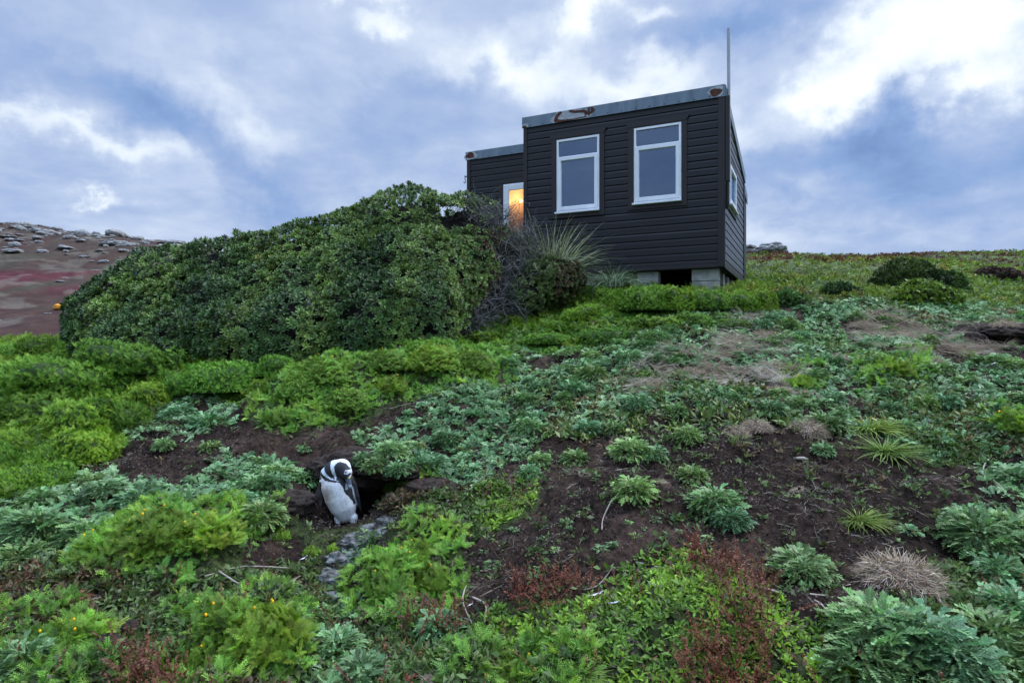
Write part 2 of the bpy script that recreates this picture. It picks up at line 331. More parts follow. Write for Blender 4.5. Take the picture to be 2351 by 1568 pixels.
# ------------------------------------------------------------------ hut
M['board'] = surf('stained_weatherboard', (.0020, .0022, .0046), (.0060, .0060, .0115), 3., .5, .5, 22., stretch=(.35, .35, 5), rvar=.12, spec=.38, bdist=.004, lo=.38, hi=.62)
M['board_side'] = surf('skylit_weatherboard', (.014, .015, .022), (.055, .062, .085), 3., .42, .5, 22., stretch=(.35, .35, 5), rvar=.12, spec=.6, bdist=.004)  # side boards paler and bluer: reflected sky put into their colour
M['trim'] = surf('stained_trim', (.0040, .0032, .0052), (.0095, .0070, .0095), 4., .5, .3, 25., stretch=(1, 1, .4), rvar=.1, spec=.45, bdist=.003)
M['upvc'] = surf('white_upvc', (.62, .66, .72), (.78, .82, .88), 2., .35, .05, 20., spec=.5)
M['galv'] = surf('galvanised_steel', (.09, .13, .17), (.17, .22, .27), 5., .45, .15, 30., stretch=(2, 2, .3), rvar=.12, metal=.35, spec=.5, bdist=.003)
M['galv_old'] = surf('weathered_zinc', (.16, .19, .22), (.44, .47, .49), 22., .7, .4, 60., spec=.4, bdist=.003)
M['rust'] = surf('rust', (.035, .014, .012), (.11, .04, .028), 14., .85, .5, 50., bdist=.004)
M['concrete'] = surf('concrete_block', (.16, .165, .16), (.34, .345, .33), 7., .9, .7, 40., bdist=.008)
M['black'] = surf('black_plastic', (.008, .008, .010), (.018, .018, .02), 5., .4, .1)
M['pole'] = surf('grey_pole', (.30, .33, .36), (.36, .39, .43), 2., .5, 0)
M['room'] = surf('room_lining', (.05, .045, .04), (.09, .08, .07), 4., .8, .2)
M['warm'] = surf('pine_lining', (.35, .17, .07), (.5, .28, .12), 4., .7, .2)
def glassmat(name, refl, tcol, fog=0., fogcol=(.8, .8, .8), rough=.02):
    m = bpy.data.materials.new(name); nt, N, L = nodes(m); out = N.new('ShaderNodeOutputMaterial')
    g = N.new('ShaderNodeBsdfGlossy'); g.inputs['Roughness'].default_value = rough; g.inputs['Color'].default_value = (.55, .74, 1, 1)
    t = N.new('ShaderNodeBsdfTransparent'); t.inputs['Color'].default_value = (*tcol, 1); last = t.outputs[0]
    if fog:
        tl = N.new('ShaderNodeBsdfTranslucent'); tl.inputs['Color'].default_value = (*fogcol, 1); no = N.new('ShaderNodeTexNoise'); no.inputs['Scale'].default_value = 6
        mr = N.new('ShaderNodeMapRange'); mr.inputs[3].default_value = fog - .15; mr.inputs[4].default_value = fog + .1; L.new(no.outputs[0], mr.inputs[0])
        m1 = N.new('ShaderNodeMixShader'); L.new(mr.outputs[0], m1.inputs[0]); L.new(last, m1.inputs[1]); L.new(tl.outputs[0], m1.inputs[2]); last = m1.outputs[0]
    m2 = N.new('ShaderNodeMixShader'); fr = N.new('ShaderNodeFresnel'); fr.inputs[0].default_value = refl
    L.new(fr.outputs[0], m2.inputs[0]); L.new(last, m2.inputs[1]); L.new(g.outputs[0], m2.inputs[2]); L.new(m2.outputs[0], out.inputs[0]); return m
M['glass'] = glassmat('window_glass', 2.6, (.8, .85, .9))
M['fogglass'] = glassmat('steamed_glass', 1.5, (1, .8, .6), .75, (.9, .72, .55))
HP = (3.276, 9.8); HA = math.radians(-25.4)
hut = empty('hut', (HP[0], HP[1], 1.0), HA)
tag(hut, 'small dark brown weatherboard hut with flat sloping roof standing on concrete blocks on the hill', 'hut')
ZO = -1.0                                   # hut parts are written in absolute heights
def fin(o): o.location.z += ZO; return o
BH = .1195
def boards(mb, a0, a1, z0, z1, openings, axis, pos, out, ztop=None):
    n = int(round((z1 - z0) / BH)); h = (z1 - z0) / n; rg = np.random.default_rng(int(abs(pos) * 100) + n)
    for i in range(n):
        zb = z0 + i * h; seg = [(a0, a1)]; 
        if ztop: seg = [(a0, min(a1, ztop(zb + h)))]
        for (o0, o1, w0, w1) in openings:
            if zb + h * .5 > w0 and zb + h * .5 < w1:
                ns = []
                for (s0, s1) in seg:
                    if o0 > s0: ns.append((s0, min(s1, o0)))
                    if o1 < s1: ns.append((max(s0, o1), s1))
                seg = ns
        j = rg.normal(0, .0012)
        q = pos + out * .001
        prof = [(q - out * .02, zb), (pos + out * (.019 + j), zb), (pos + out * (.017 + j), zb + h * .70), (pos + out * .011, zb + h * .86), (pos + out * .003, zb + h * .93), (pos + out * .003, zb + h), (q - out * .02, zb + h)]
        for (s0, s1) in seg:
            if s1 - s0 > .02: mb.prism(prof, s0, s1, 0, axis)
ZB = 1.165; ZT = 3.79; SL = .205
roof = lambda y: 3.955 - SL * y
WR = (-1.396, -.632, 2.262, 3.490); WL = (-2.755, -1.987, 2.232, 3.484)
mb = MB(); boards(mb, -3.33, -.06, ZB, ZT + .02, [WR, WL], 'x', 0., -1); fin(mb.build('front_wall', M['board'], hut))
mb = MB(); boards(mb, .03, 3.10, ZB, 3.97, [(.55, 1.5, 2.25, 2.92)], 'y', 0., 1, ztop=lambda z: (3.93 - z) / SL)
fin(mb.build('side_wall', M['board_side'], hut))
AW = (-4.213, -3.42, 1.9, 3.066)
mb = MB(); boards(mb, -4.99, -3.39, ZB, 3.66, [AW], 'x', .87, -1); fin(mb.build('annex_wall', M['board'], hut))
# hidden walls: left side, back, annex sides, rear porch
mb = MB()
mb.hexa([(-3.39, .02, ZB), (-3.37, .02, ZB), (-3.37, 3.1, ZB), (-3.39, 3.1, ZB), (-3.39, .02, roof(0) - .04), (-3.37, .02, roof(0) - .04), (-3.37, 3.1, roof(3.1) - .04), (-3.39, 3.1, roof(3.1) - .04)])
mb.box(-3.37, -.0, 3.1, 3.13, ZB, roof(3.1) - .05)
mb.hexa([(-5.03, .89, ZB), (-5.0, .89, ZB), (-5.0, 3.1, ZB), (-5.03, 3.1, ZB), (-5.03, .89, roof(.87) - .04), (-5.0, .89, roof(.87) - .04), (-5.0, 3.1, roof(3.1) - .04), (-5.03, 3.1, roof(3.1) - .04)])
mb.box(-5.0, -3.4, 3.1, 3.13, ZB, roof(3.1) - .05)
mb.box(-1.8, .012, 3.14, 3.68, ZB + .02, 3.0)
fin(mb.build('rear_wall', M['board'], hut))
def cb_(name, *bx):      # corner boards and plinth trim, each its own board
    m = MB()
    for q in bx: m.box(*q)
    fin(m.build(name, M['trim'], hut, bevel=.003))
cb_('corner_board', (-.075, .028, -.030, -.0, ZB - .005, ZT)); cb_('corner_board', (-3.39, -3.318, -.030, 0., ZB - .003, ZT))
cb_('corner_board', (.0, .031, .0005, .045, ZB - .004, 3.93)); cb_('corner_board', (.0, .032, 3.03, 3.14, ZB - .03, roof(3.1) - .03)); cb_('corner_board', (-5.035, -4.955, .84, .87, ZB, 3.65))
cb_('base_board', (-3.318, -.075, -.022, .0, ZB - .012, ZB + .03)); cb_('base_board', (.0, .027, .045, 3.03, ZB - .02, ZB + .085))
mb = MB()   # roof deck
def slab(x0, x1, y0, y1, th, off=0): 
    mb.hexa([(x0, y0, roof(y0) - th + off), (x1, y0, roof(y0) - th + off), (x1, y1, roof(y1) - th + off), (x0, y1, roof(y1) - th + off), (x0, y0, roof(y0) + off), (x1, y0, roof(y0) + off), (x1, y1, roof(y1) + off), (x0, y1, roof(y1) + off)])
slab(-3.39, .02, -.02, 3.15, .03); slab(-5.03, -3.40, .85, 3.15, .03)
mb.hexa([(-1.8, 3.16, 3.05), (.02, 3.16, 3.05), (.02, 3.72, 2.95), (-1.8, 3.72, 2.95), (-1.8, 3.16, 3.12), (.02, 3.16, 3.12), (.02, 3.72, 3.02), (-1.8, 3.72, 3.02)])
fin(mb.build('roof', M['galv'], hut))
mb = MB()   # galvanised fascia, front, side and annex, with lap joints and screws
for (x0, x1) in ((-3.41, -2.63), (-2.626, -1.35), (-1.346, .03)):
    mb.box(x0, x1, -.042, -.021, 3.785, 3.972)
mb.box(-3.41, .03, -.0205, .03, 3.957, 3.975)
mb.hexa([(.022, -.02, 3.79), (.046, -.02, 3.79), (.046, 3.16, roof(3.16) - .15), (.022, 3.16, roof(3.16) - .15), (.022, -.02, 3.965), (.046, -.02, 3.965), (.046, 3.16, roof(3.16) + .02), (.022, 3.16, roof(3.16) + .02)])
mb.box(-5.055, -3.40, .828, .849, 3.64, 3.805); mb.box(-5.055, -3.40, .850, .90, 3.79, 3.808)
mb.hexa([(.0205, 3.17, 2.95), (.036, 3.17, 2.95), (.036, 3.72, 2.85), (.0205, 3.72, 2.85), (.0205, 3.17, 3.13), (.036, 3.17, 3.13), (.036, 3.72, 3.03), (.0205, 3.72, 3.03)])
fin(mb.build('fascia', M['galv'], hut))
mb = MB()
for x in np.arange(-3.25, 0, .235): mb.box(x - .007, x + .007, -.048, -.043, 3.805, 3.819)
for x in np.arange(-4.8, -3.4, .26): mb.box(x - .007, x + .007, .822, .827, 3.66, 3.674)
s = fin(mb.build('fascia_screws', M['black'], hut))
# rust and peeled zinc on the fascia, as thin raised crusts
def ribbon(mb, pts, w, y, mi=0, t=.003, jit=.12, seed=0):
    rg = np.random.default_rng(seed); P = []
    for i in range(len(pts) - 1):
        for k in range(5):
            a = k / 5; P.append((pts[i][0] * (1 - a) + pts[i + 1][0] * a, pts[i][1] * (1 - a) + pts[i + 1][1] * a, (w[i] * (1 - a) + w[i + 1] * a)))
    P.append((*pts[-1], w[-1])); up = []; dn = []
    for i, (x, z, ww) in enumerate(P):
        a = P[max(i - 1, 0)]; b = P[min(i + 1, len(P) - 1)]; dx = b[0] - a[0]; dz = b[1] - a[1]; l = math.hypot(dx, dz) + 1e-9
        nx, nz = -dz / l, dx / l; j = 1 + rg.normal(0, jit); up.append((x + nx * ww * j / 2, z + nz * ww * j / 2)); j = 1 + rg.normal(0, jit); dn.append((x - nx * ww * j / 2, z - nz * ww * j / 2))
    zc = lambda z: min(max(z, mb.zlo), mb.zhi)
    for i in range(len(P) - 1):
        q = [up[i], up[i + 1], dn[i + 1], dn[i]]
        mb.add([(x, y, zc(z)) for x, z in q], [(0, 1, 2, 3)], mi)
def blob(mb, cx, cz, rx, rz, y, mi=0, seed=0, n=26):
    rg = np.random.default_rng(seed); rad = 1 + .12 * np.sin(np.arange(n) * 2 * math.pi / n * 3 + seed) + rg.normal(0, .05, n)
    P = [(cx, y, cz)] + [(cx + math.cos(2 * math.pi * i / n) * rx * rad[i], y, min(max(cz + math.sin(2 * math.pi * i / n) * rz * rad[i], mb.zlo), mb.zhi)) for i in range(n)]
    mb.add(P, [(0, 1 + i, 1 + (i + 1) % n) for i in range(n)], mi)
FY = -.045
def mark(fn, mat, zlo=3.787, zhi=3.970):
    m = MB(); m.zlo, m.zhi = zlo, zhi; fn(m); fin(m.build('rust_patch' if mat == 'rust' else 'peeled_zinc', M[mat], hut, fix=False))
mark(lambda m: blob(m, -2.50, 3.87, .37, .12, FY, 0, 3), 'galv_old'); mark(lambda m: blob(m, -.10, 3.875, .12, .08, FY, 0, 5), 'galv_old'); mark(lambda m: blob(m, -3.34, 3.81, .06, .05, FY, 0, 6), 'galv_old')
mark(lambda m: ribbon(m, [(-2.66, 3.965), (-2.74, 3.90), (-2.77, 3.83), (-2.70, 3.80), (-2.45, 3.797), (-2.2, 3.81)], [.05, .06, .07, .05, .02, .015], FY - .002, 0, seed=1), 'rust')
mark(lambda m: ribbon(m, [(-2.52, 3.955), (-2.42, 3.92), (-2.26, 3.91), (-2.20, 3.87), (-2.24, 3.83)], [.04, .045, .05, .06, .02], FY - .002, 0, seed=2), 'rust')
mark(lambda m: ribbon(m, [(-2.165, 3.965), (-2.165, 3.90), (-2.165, 3.82)], [.03, .04, .03], FY - .002, 0, seed=4), 'rust')
mark(lambda m: ribbon(m, [(-2.13, 3.95), (-2.09, 3.90), (-2.13, 3.86), (-2.16, 3.85)], [.04, .06, .04, .02], FY - .003, 0, seed=5), 'rust')
mark(lambda m: blob(m, -.105, 3.865, .09, .06, FY - .002, 0, 7), 'rust'); mark(lambda m: blob(m, -3.36, 3.80, .04, .022, FY - .002, 0, 8), 'rust')
mark(lambda m: blob(m, -4.93, 3.72, .15, .08, .8245, 0, 9), 'galv_old', 3.642, 3.803); mark(lambda m: blob(m, -4.95, 3.725, .10, .06, .8225, 0, 10), 'rust', 3.642, 3.803)

def window(W, rot=0, loc=(0, 0, 0), transom=True, name='window', pane='glass', sw=.062):
    x0, x1, z0, z1 = W; w = MB()
    fw = .038
    w.box(x0, x0 + fw, -.036, .03, z0, z1); w.box(x1 - fw, x1, -.036, .03, z0, z1); w.box(x0 + fw, x1 - fw, -.036, .03, z1 - fw, z1); w.box(x0 + fw, x1 - fw, -.036, .03, z0, z0 + fw)
    zt = z1 - .30
    if transom: w.box(x0 + fw, x1 - fw, -.036, .03, zt - .045, zt)
    o = w.build(name, M['upvc'], hut, bevel=.004); o.location = (loc[0], loc[1], loc[2] + ZO); o.rotation_euler = (0, 0, rot)
    s = MB(); a0, a1, b0, b1 = x0 + fw * .55, x1 - fw * .55, z0 + fw * .6, (zt - .012 if transom else z1 - fw * .6)
    s.box(a0, a0 + sw, -.052, -.0365, b0, b1); s.box(a1 - sw, a1, -.052, -.0365, b0, b1); s.box(a0 + sw, a1 - sw, -.052, -.0365, b0, b0 + sw); s.box(a0 + sw, a1 - sw, -.052, -.0365, b1 - sw, b1)
    s.box(a0 + .02, a0 + sw + .006, -.0362, .02, b0 + .02, b1 - .02); s.box(a1 - sw - .006, a1 - .02, -.0362, .02, b0 + .02, b1 - .02)
    s.box(a0 + sw + .006, a1 - sw - .006, -.0362, .02, b0 + .02, b0 + sw + .006); s.box(a0 + sw + .006, a1 - sw - .006, -.0362, .02, b1 - sw - .006, b1 - .02)
    s.build('sash', M['upvc'], o, bevel=.004)
    s = MB(); s.box(x0 - .022, x1 + .006, -.085, -.01, z0 - .032, z0 - .001); s.build('sill', M['upvc'], o, bevel=.004)
    g = MB(); g.add([(a0 + .05, -.018, b0 + .05), (a1 - .05, -.018, b0 + .05), (a1 - .05, -.018, b1 - .05), (a0 + .05, -.018, b1 - .05)], [(0, 1, 2, 3)])
    g.build('pane', M[pane], o, fix=False)
    if transom:
        g = MB(); g.add([(x0 + .03, -.010, zt - .01), (x1 - .03, -.010, zt - .01), (x1 - .03, -.010, z1 - .03), (x0 + .03, -.010, z1 - .03)], [(0, 1, 2, 3)]); g.build('pane', M[pane], o, fix=False)
    c = MB(); cw = .098; y0, y1 = -.0345, -.0
    c.box(x0 - cw, x0 - .001, y0, y1, z0 - .105, z1 + .02); c.box(x1 + .001, x1 + cw - .01, y0, y1, z0 - .105, z1 + .02); c.box(x0 - .001, x1 + .001, y0, y1, z0 - .104, z0 - .033)
    hx0, hx1 = x0 - cw - .005, x1 + cw
    c.add([(hx0, y0 - .003, z1 + .0205), (hx1 - .02, y0 - .003, z1 + .0205), (hx1 + .035, y0 - .003, z1 + .105), (hx0 - .03, y0 - .003, z1 + .105)] + [(hx0, y1, z1 + .0205), (hx1 - .02, y1, z1 + .0205), (hx1 + .035, y1, z1 + .105), (hx0 - .03, y1, z1 + .105)],
          [(0, 1, 2, 3), (7, 6, 5, 4), (0, 4, 5, 1), (1, 5, 6, 2), (2, 6, 7, 3), (3, 7, 4, 0)])
    c.box(x0, x1, y0, y1, z1 + .0005, z1 + .0203)
    c.build('casing', M['trim'], o, bevel=.002)
    return o
window(WR); window(WL)
window((-.475, .475, 2.25, 2.92), rot=math.pi / 2, loc=(0, 1.025, 0), transom=False)
window((AW[0], AW[1] + .35, AW[2], AW[3]), loc=(0, .87, 0), transom=False, pane='fogglass', name='lit_window', sw=.105)
# insides
def room(name, x0, x1, y0, y1, z0, mat, zo=.06):
    v = [(x0, y0, z0), (x1, y0, z0), (x1, y1, z0), (x0, y1, z0), (x0, y0, roof(y0) - zo), (x1, y0, roof(y0) - zo), (x1, y1, roof(y1) - zo), (x0, y1, roof(y1) - zo)]
    m = MB(); m.add(v, [(0, 1, 2, 3), (7, 6, 5, 4), (1, 5, 6, 2), (2, 6, 7, 3), (3, 7, 4, 0)]); return fin(m.build(name, mat, hut, fix=False))
room('room_lining', -3.36, -.03, .035, 3.08, 1.26, M['room']); room('annex_lining', -4.98, -3.4, .9, 3.08, 1.26, M['warm'], .07)
mb = MB()   # floor frame seen as a dark edge below the boards
mb.box(-3.35, -.04, .02, .07, ZB - .02, ZB + .09); mb.box(-3.3, -.06, 1.5, 1.58, ZB - .04, ZB + .09); mb.box(-3.35, -.05, 2.95, 3.04, ZB - .035, ZB + .09); mb.box(-3.34, -.05, .08, 2.94, ZB - .001, ZB + .05)
fin(mb.build('floor_frame', M['trim'], hut))
# concrete block piers
def pier(x0, x1, y0, y1, lo=.55):
    m = MB(); z = ZB - .006 - (.021 if y0 > 0.06 else .0); n = 0
    z -= .014
    while z > lo:
        m.box(x0 + (n % 2) * .004, x1 - (n % 2) * .003, y0 + (n % 2) * .003, y1, z - .19, z - .003); n += 1; z -= .193
    return fin(m.build('pier', M['concrete'], hut, bevel=.006))
pier(-.485, -.075, .05, .26); pier(-1.36, -1.015, .05, .26); pier(-3.2, -2.8, .05, .26); pier(-2.3, -1.9, .05, .26)
for y in (.62, 1.22, 1.85, 2.5): pier(-.27, -.07, y, y + .2)
for x in (-1.5, -3.1): pier(x, x + .4, 2.5, 2.7)
pier(-4.9, -4.5, .95, 1.15)
# corner ducting, drain pipe and pole
mb = MB(); mb.box(.0335, .098, -.015, .075, 2.48, 3.80); fin(mb.build('duct', M['trim'], hut, bevel=.003))
mb = MB(); mb.tube([(.062, .03, 2.479), (.064, .03, 2.2), (.062, .035, 2.16), (.058, .035, 2.05)], [.024, .024, .03, .018], 10); mb.box(.034, .046, -.005, .02, 2.06, 2.44)
fin(mb.build('drain_pipe', M['black'], hut))
mb = MB(); mb.tube([(.075, .10, 2.6), (.072, .10, 3.8), (.068, .10, 4.88)], .025, 12); fin(mb.build('pole', M['pole'], hut, smooth=False))
mb = MB(); mb.tube([(-5.03, .90, 3.335), (-5.11, .90, 3.338)], .012, 6); mb.tube([(-5.11, .90, 3.36), (-5.11, .90, 3.30), (-5.105, .90, 3.27), (-5.09, .90, 3.235), (-5.11, .90, 3.205), (-5.13, .90, 3.215), (-5.135, .90, 3.245)], .008, 6)
fin(mb.build('hook', M['black'], hut))
# the lit lamp inside the annex
lx, ly, lz = -3.96, 1.12, 2.78
ca, sa = math.cos(HA), math.sin(HA)
def hw(x, y, z): return (HP[0] + x * ca - y * sa, HP[1] + x * sa + y * ca, z)
lamp = empty('ceiling_lamp', hw(lx, ly, lz)); tag(lamp, 'bare glowing bulb hanging inside behind the steamed small window', 'lamp')
bm_ = bmesh.new(); bmesh.ops.create_uvsphere(bm_, u_segments=16, v_segments=10, radius=.035); me = bpy.data.meshes.new('bulb'); bm_.to_mesh(me); bm_.free()
em = bpy.data.materials.new('bulb_glow'); nt, N, L = nodes(em); e = N.new('ShaderNodeEmission'); e.inputs[0].default_value = (1, .62, .25, 1); e.inputs[1].default_value = 14; oo = N.new('ShaderNodeOutputMaterial'); L.new(e.outputs[0], oo.inputs[0])
obj('bulb', me, em, lamp)
mb = MB(); mb.tube([(0, 0, .036), (0, 0, .88)], .004, 6); mb.tube([(0, 0, .03), (0, 0, .09)], .018, 8); mb.build('cord', M['black'], lamp)
ld = bpy.data.lights.new('bulb_light', 'POINT'); ld.energy = 3.6; ld.color = (1, .55, .22); ld.shadow_soft_size = .04
lo_ = bpy.data.objects.new('bulb_light', ld); lo_.location = (0, -.06, 0); link(lo_, lamp)

# ------------------------------------------------------------------ penguin
def penguin():
    s = .000495; bm = bmesh.new()
    P = lambda zx, zy, d: Vector(((zx - 760) * s, d * s, (1250 - zy) * s))
    def ball(zx, zy, d, rx, ry, rz, rot=0, rotx=0):
        m = Matrix.Translation(P(zx, zy, d)) @ Matrix.Rotation(rot, 4, 'Y') @ Matrix.Rotation(rotx, 4, 'X') @ Matrix.Diagonal((rx * s, ry * s, rz * s, 1))
        bmesh.ops.create_icosphere(bm, subdivisions=3, radius=1, matrix=m)
    def cap(a, b, ra, rb, n=9, fl=1.):
        for i in range(n):
            t = i / (n - 1); r = ra * (1 - t) + rb * t; ball(*(a[k] * (1 - t) + b[k] * t for k in range(3)), r, r * fl, r)
    cap((688, 660, 20), (728, 800, 20), 228, 225, 6, .9); cap((728, 800, 20), (770, 920, 22), 225, 200, 6, .9); cap((770, 920, 22), (805, 1040, 30), 200, 150, 6, .9); ball(640, 570, 30, 195, 165, 150); ball(800, 620, 60, 145, 150, 160)
    ball(700, 800, 110, 210, 170, 300); ball(800, 1080, 70, 150, 140, 100)
    cap((560, 470, 20), (650, 398, 0), 118, 130, 5); cap((650, 398, 0), (770, 368, -30), 134, 130, 5); cap((770, 368, -30), (836, 430, -80), 130, 96, 5); ball(862, 478, -100, 66, 70, 52)
    cap((880, 492, -120), (925, 620, -160), 46, 27, 8, .8); cap((925, 615, -160), (938, 662, -150), 24, 11, 4)
    # flippers
    cap((445, 600, 60), (405, 800, 70), 40, 62, 8, .45); cap((405, 800, 70), (425, 1000, 60), 62, 28, 8, .35)
    cap((930, 620, 30), (975, 800, 10), 40, 48, 8, .7); cap((975, 800, 10), (1035, 1010, 20), 48, 12, 8, .6)
    # legs, feet, tail
    cap((705, 1120, 10), (712, 1200, -10), 58, 34, 5); cap((925, 1110, 10), (935, 1205, -10), 68, 34, 5)
    for fx in (712, 930):
        for t in (-38, 0, 38): cap((fx, 1222, 0), (fx + t, 1240, -105), 24, 13, 6)
    cap((830, 1110, 160), (840, 1190, 260), 60, 25, 6)
    me = bpy.data.meshes.new('penguin'); bm.to_mesh(me); bm.free()
    tmp = bpy.data.objects.new('penguin', me); C.objects.link(tmp)
    rm = tmp.modifiers.new('r', 'REMESH'); rm.mode = 'VOXEL'; rm.voxel_size = .0032
    sh = tmp.modifiers.new('s', 'SMOOTH'); sh.factor = .6; sh.iterations = 10
    dg = bpy.context.evaluated_depsgraph_get(); m2 = bpy.data.meshes.new_from_object(tmp.evaluated_get(dg)); bpy.data.objects.remove(tmp)
    n = len(m2.vertices); co = np.zeros(n * 3); m2.vertices.foreach_get('co', co); co = co.reshape(-1, 3)
    no = np.zeros(n * 3); m2.vertices.foreach_get('normal', no); no = no.reshape(-1, 3)
    zx = co[:, 0] / s + 760; zy = 1250 - co[:, 2] / s; d = co[:, 1] / s
    jx = 12 * fbm(co[:, 0] * 160, co[:, 2] * 160, co[:, 1] * 160, 2, 5); X = zx + jx; Y = zy + jx
    def inp(Pn):
        c = np.zeros(n, bool)
        for i in range(len(Pn)):
            x1, y1 = Pn[i]; x2, y2 = Pn[(i + 1) % len(Pn)]
            if y1 == y2: continue
            c ^= ((Y >= min(y1, y2)) & (Y < max(y1, y2))) & (X < (x2 - x1) * (Y - y1) / (y2 - y1) + x1)
        return c
    Wh = np.array((.60, .66, .74)); Bk = np.array((.016, .017, .022))
    col = np.tile(np.array((.68, .71, .74)), (n, 1))
    st = np.exp(-(((X - 575) / 95) ** 2 + ((Y - 760) / 190) ** 2))[:, None]; col = col * (1 - .8 * st) + np.array((.24, .17, .115)) * .8 * st
    lw = sm(900, 1120, Y)[:, None]; col = col * (1 - .3 * lw) + np.array((.26, .31, .36)) * .3 * lw
    sp = (fbm(co[:, 0] * 190, co[:, 2] * 190, co[:, 1] * 190, 2, 9) > .42) & (Y > 520) & (Y < 1000); col[sp] *= .25
    col *= (1 + .25 * fbm(co[:, 0] * 60, co[:, 2] * 60, co[:, 1] * 60, 3, 2))[:, None]
    bandR = inp([(690, 545), (770, 565), (810, 620), (845, 720), (890, 770), (935, 850), (945, 900), (980, 900), (1010, 990), (1200, 1000), (1200, 500), (860, 500), (700, 520)]); col[bandR] = Bk
    blk = inp([(430, 500), (470, 420), (520, 470), (600, 512), (700, 528), (760, 545), (740, 560), (640, 552), (540, 540), (490, 500), (460, 478)]); col[blk] = Bk
    hd = (Y < 540) & (X < 760); 
    up = inp([(380, 100), (1100, 100), (1100, 560), (850, 560), (700, 530), (600, 512), (520, 470), (470, 425), (380, 425)]); col[up] = Wh * 1.05
    col[inp([(500, 340), (520, 330), (612, 240), (625, 330), (655, 430), (700, 524), (620, 497), (560, 442), (520, 380)])] = Bk * 1.6
    face = inp([(683, 345), (705, 290), (765, 262), (850, 292), (915, 372), (850, 385), (835, 430), (890, 440), (915, 420), (925, 430), (900, 495), (870, 560), (820, 560), (720, 528), (705, 440)]); col[face] = Bk * 1.3
    pk = ((X - 868) / 24) ** 2 + ((Y - 402) / 27) ** 2 < 1; col[pk] = (.44, .38, .46)
    pk = ((X - 932) / 14) ** 2 + ((Y - 455) / 30) ** 2 < 1; col[pk] = (.45, .36, .37)
    col[(X > 868) & (Y > 478) & (Y < 640)] = Bk; bill = (Y > 505) & (X > 845) & (X < 975) & (Y < 670) & (d < -95); col[bill] = (.075, .095, .13); tip = bill & (Y > 585); col[tip] = (.22, .28, .35)
    col[(ball_ := ((X - 905) / 20) ** 2 + ((Y - 487) / 12) ** 2 < 1)] = (.5, .5, .2)
    back = (d > 95) | ((no[:, 1] > .45) & (d > 40)); back &= (Y > 480) | (d > 100); col[back] = Bk
    fl = (X < 470 - (Y - 600) * .02) & (Y > 590) & (Y < 1060) & (d > 25); col[fl] = np.array((.045, .038, .038)) * (1 + .8 * fbm(co[fl][:, 0] * 80, co[fl][:, 2] * 50, None, 3, 4))[:, None]
    fr = (Y > 640) & (X > 905 + (Y - 640) * .27); col[fr & (Y < 1060)] = Bk
    ln = np.abs(X - (918 + (Y - 640) * .235)) < 9; col[ln & (Y > 640) & (Y < 980) & (d < 30)] = (.30, .33, .38)
    ft = (Y > 1185); col[ft] = np.array((.02, .02, .022)); m_ = ft & (fbm(co[:, 0] * 120, co[:, 1] * 120, None, 2, 8) > .15); col[m_] = (.12, .12, .13)
    a = m2.color_attributes.new('tint', 'FLOAT_COLOR', 'POINT'); T = np.ones((n, 4), np.float32); T[:, :3] = np.clip(col, .004, 1); a.data.foreach_set('color', T.ravel())
    m2.polygons.foreach_set('use_smooth', np.ones(len(m2.polygons), bool)); m2.name = 'penguin'; m2.materials.clear()
    m2.materials.append(foliage('feathers', rough=.6, spec=.3, trans=0, var=.06, nscale=60, hue=0))
    o = obj('penguin', m2); o.location = (PEN[0], PEN[1], -1.352)
    tag(o, 'black and white banded penguin standing at its burrow with head bowed to one side', 'penguin')
    bmx = bmesh.new(); bmesh.ops.create_icosphere(bmx, subdivisions=2, radius=9 * s); em_ = bpy.data.meshes.new('eye'); bmx.to_mesh(em_); bmx.free()
    # rest the eye on the skin
    w = np.argmin(((zx - 864) / 1) ** 2 + ((zy - 405) / 1) ** 2 + (d > -60) * 1e5 + (d + 150) * 0); e_ = obj('eye', em_, M['black'], o); e_.location = Vector(co[w])
penguin()

# ------------------------------------------------------------------ leaf templates (verts, quads, shade)
class T:
    def __init__(s): s.V = []; s.Q = []; s.S = []; s.n = 0
    def add(s, v, q, sh):
        v = np.asarray(v, float); s.V.append(v); s.Q.append(np.asarray(q) + s.n); s.n += len(v)
        sh = np.asarray(sh, float); s.S.append(np.tile(sh, (len(v), 1)) if sh.ndim == 1 else sh)
    def get(s): return np.concatenate(s.V), np.concatenate(s.Q), np.concatenate(s.S)
def kite(L, W, fold=.15, tipz=0., k=.45):     # leaf along +x, normal +z
    return np.array([(0, 0, 0), (L * k, W / 2, fold * W), (L, 0, tipz), (L * k, -W / 2, fold * W)]), np.array([(0, 3, 2, 1)])
def strip(L, ws, bend, fold=0.):              # strip leaf bending down
    n = len(ws); V = []
    for i, w in enumerate(ws):
        t = i / (n - 1); a = bend * t; x = L * (math.sin(a) / bend if abs(bend) > 1e-3 else t); z = -L * ((1 - math.cos(a)) / bend if abs(bend) > 1e-3 else 0)
        V += [(x, w / 2, z), (x, -w / 2, z)]
    return np.array(V), np.array([(2 * i, 2 * i + 1, 2 * i + 3, 2 * i + 2) for i in range(n - 1)])
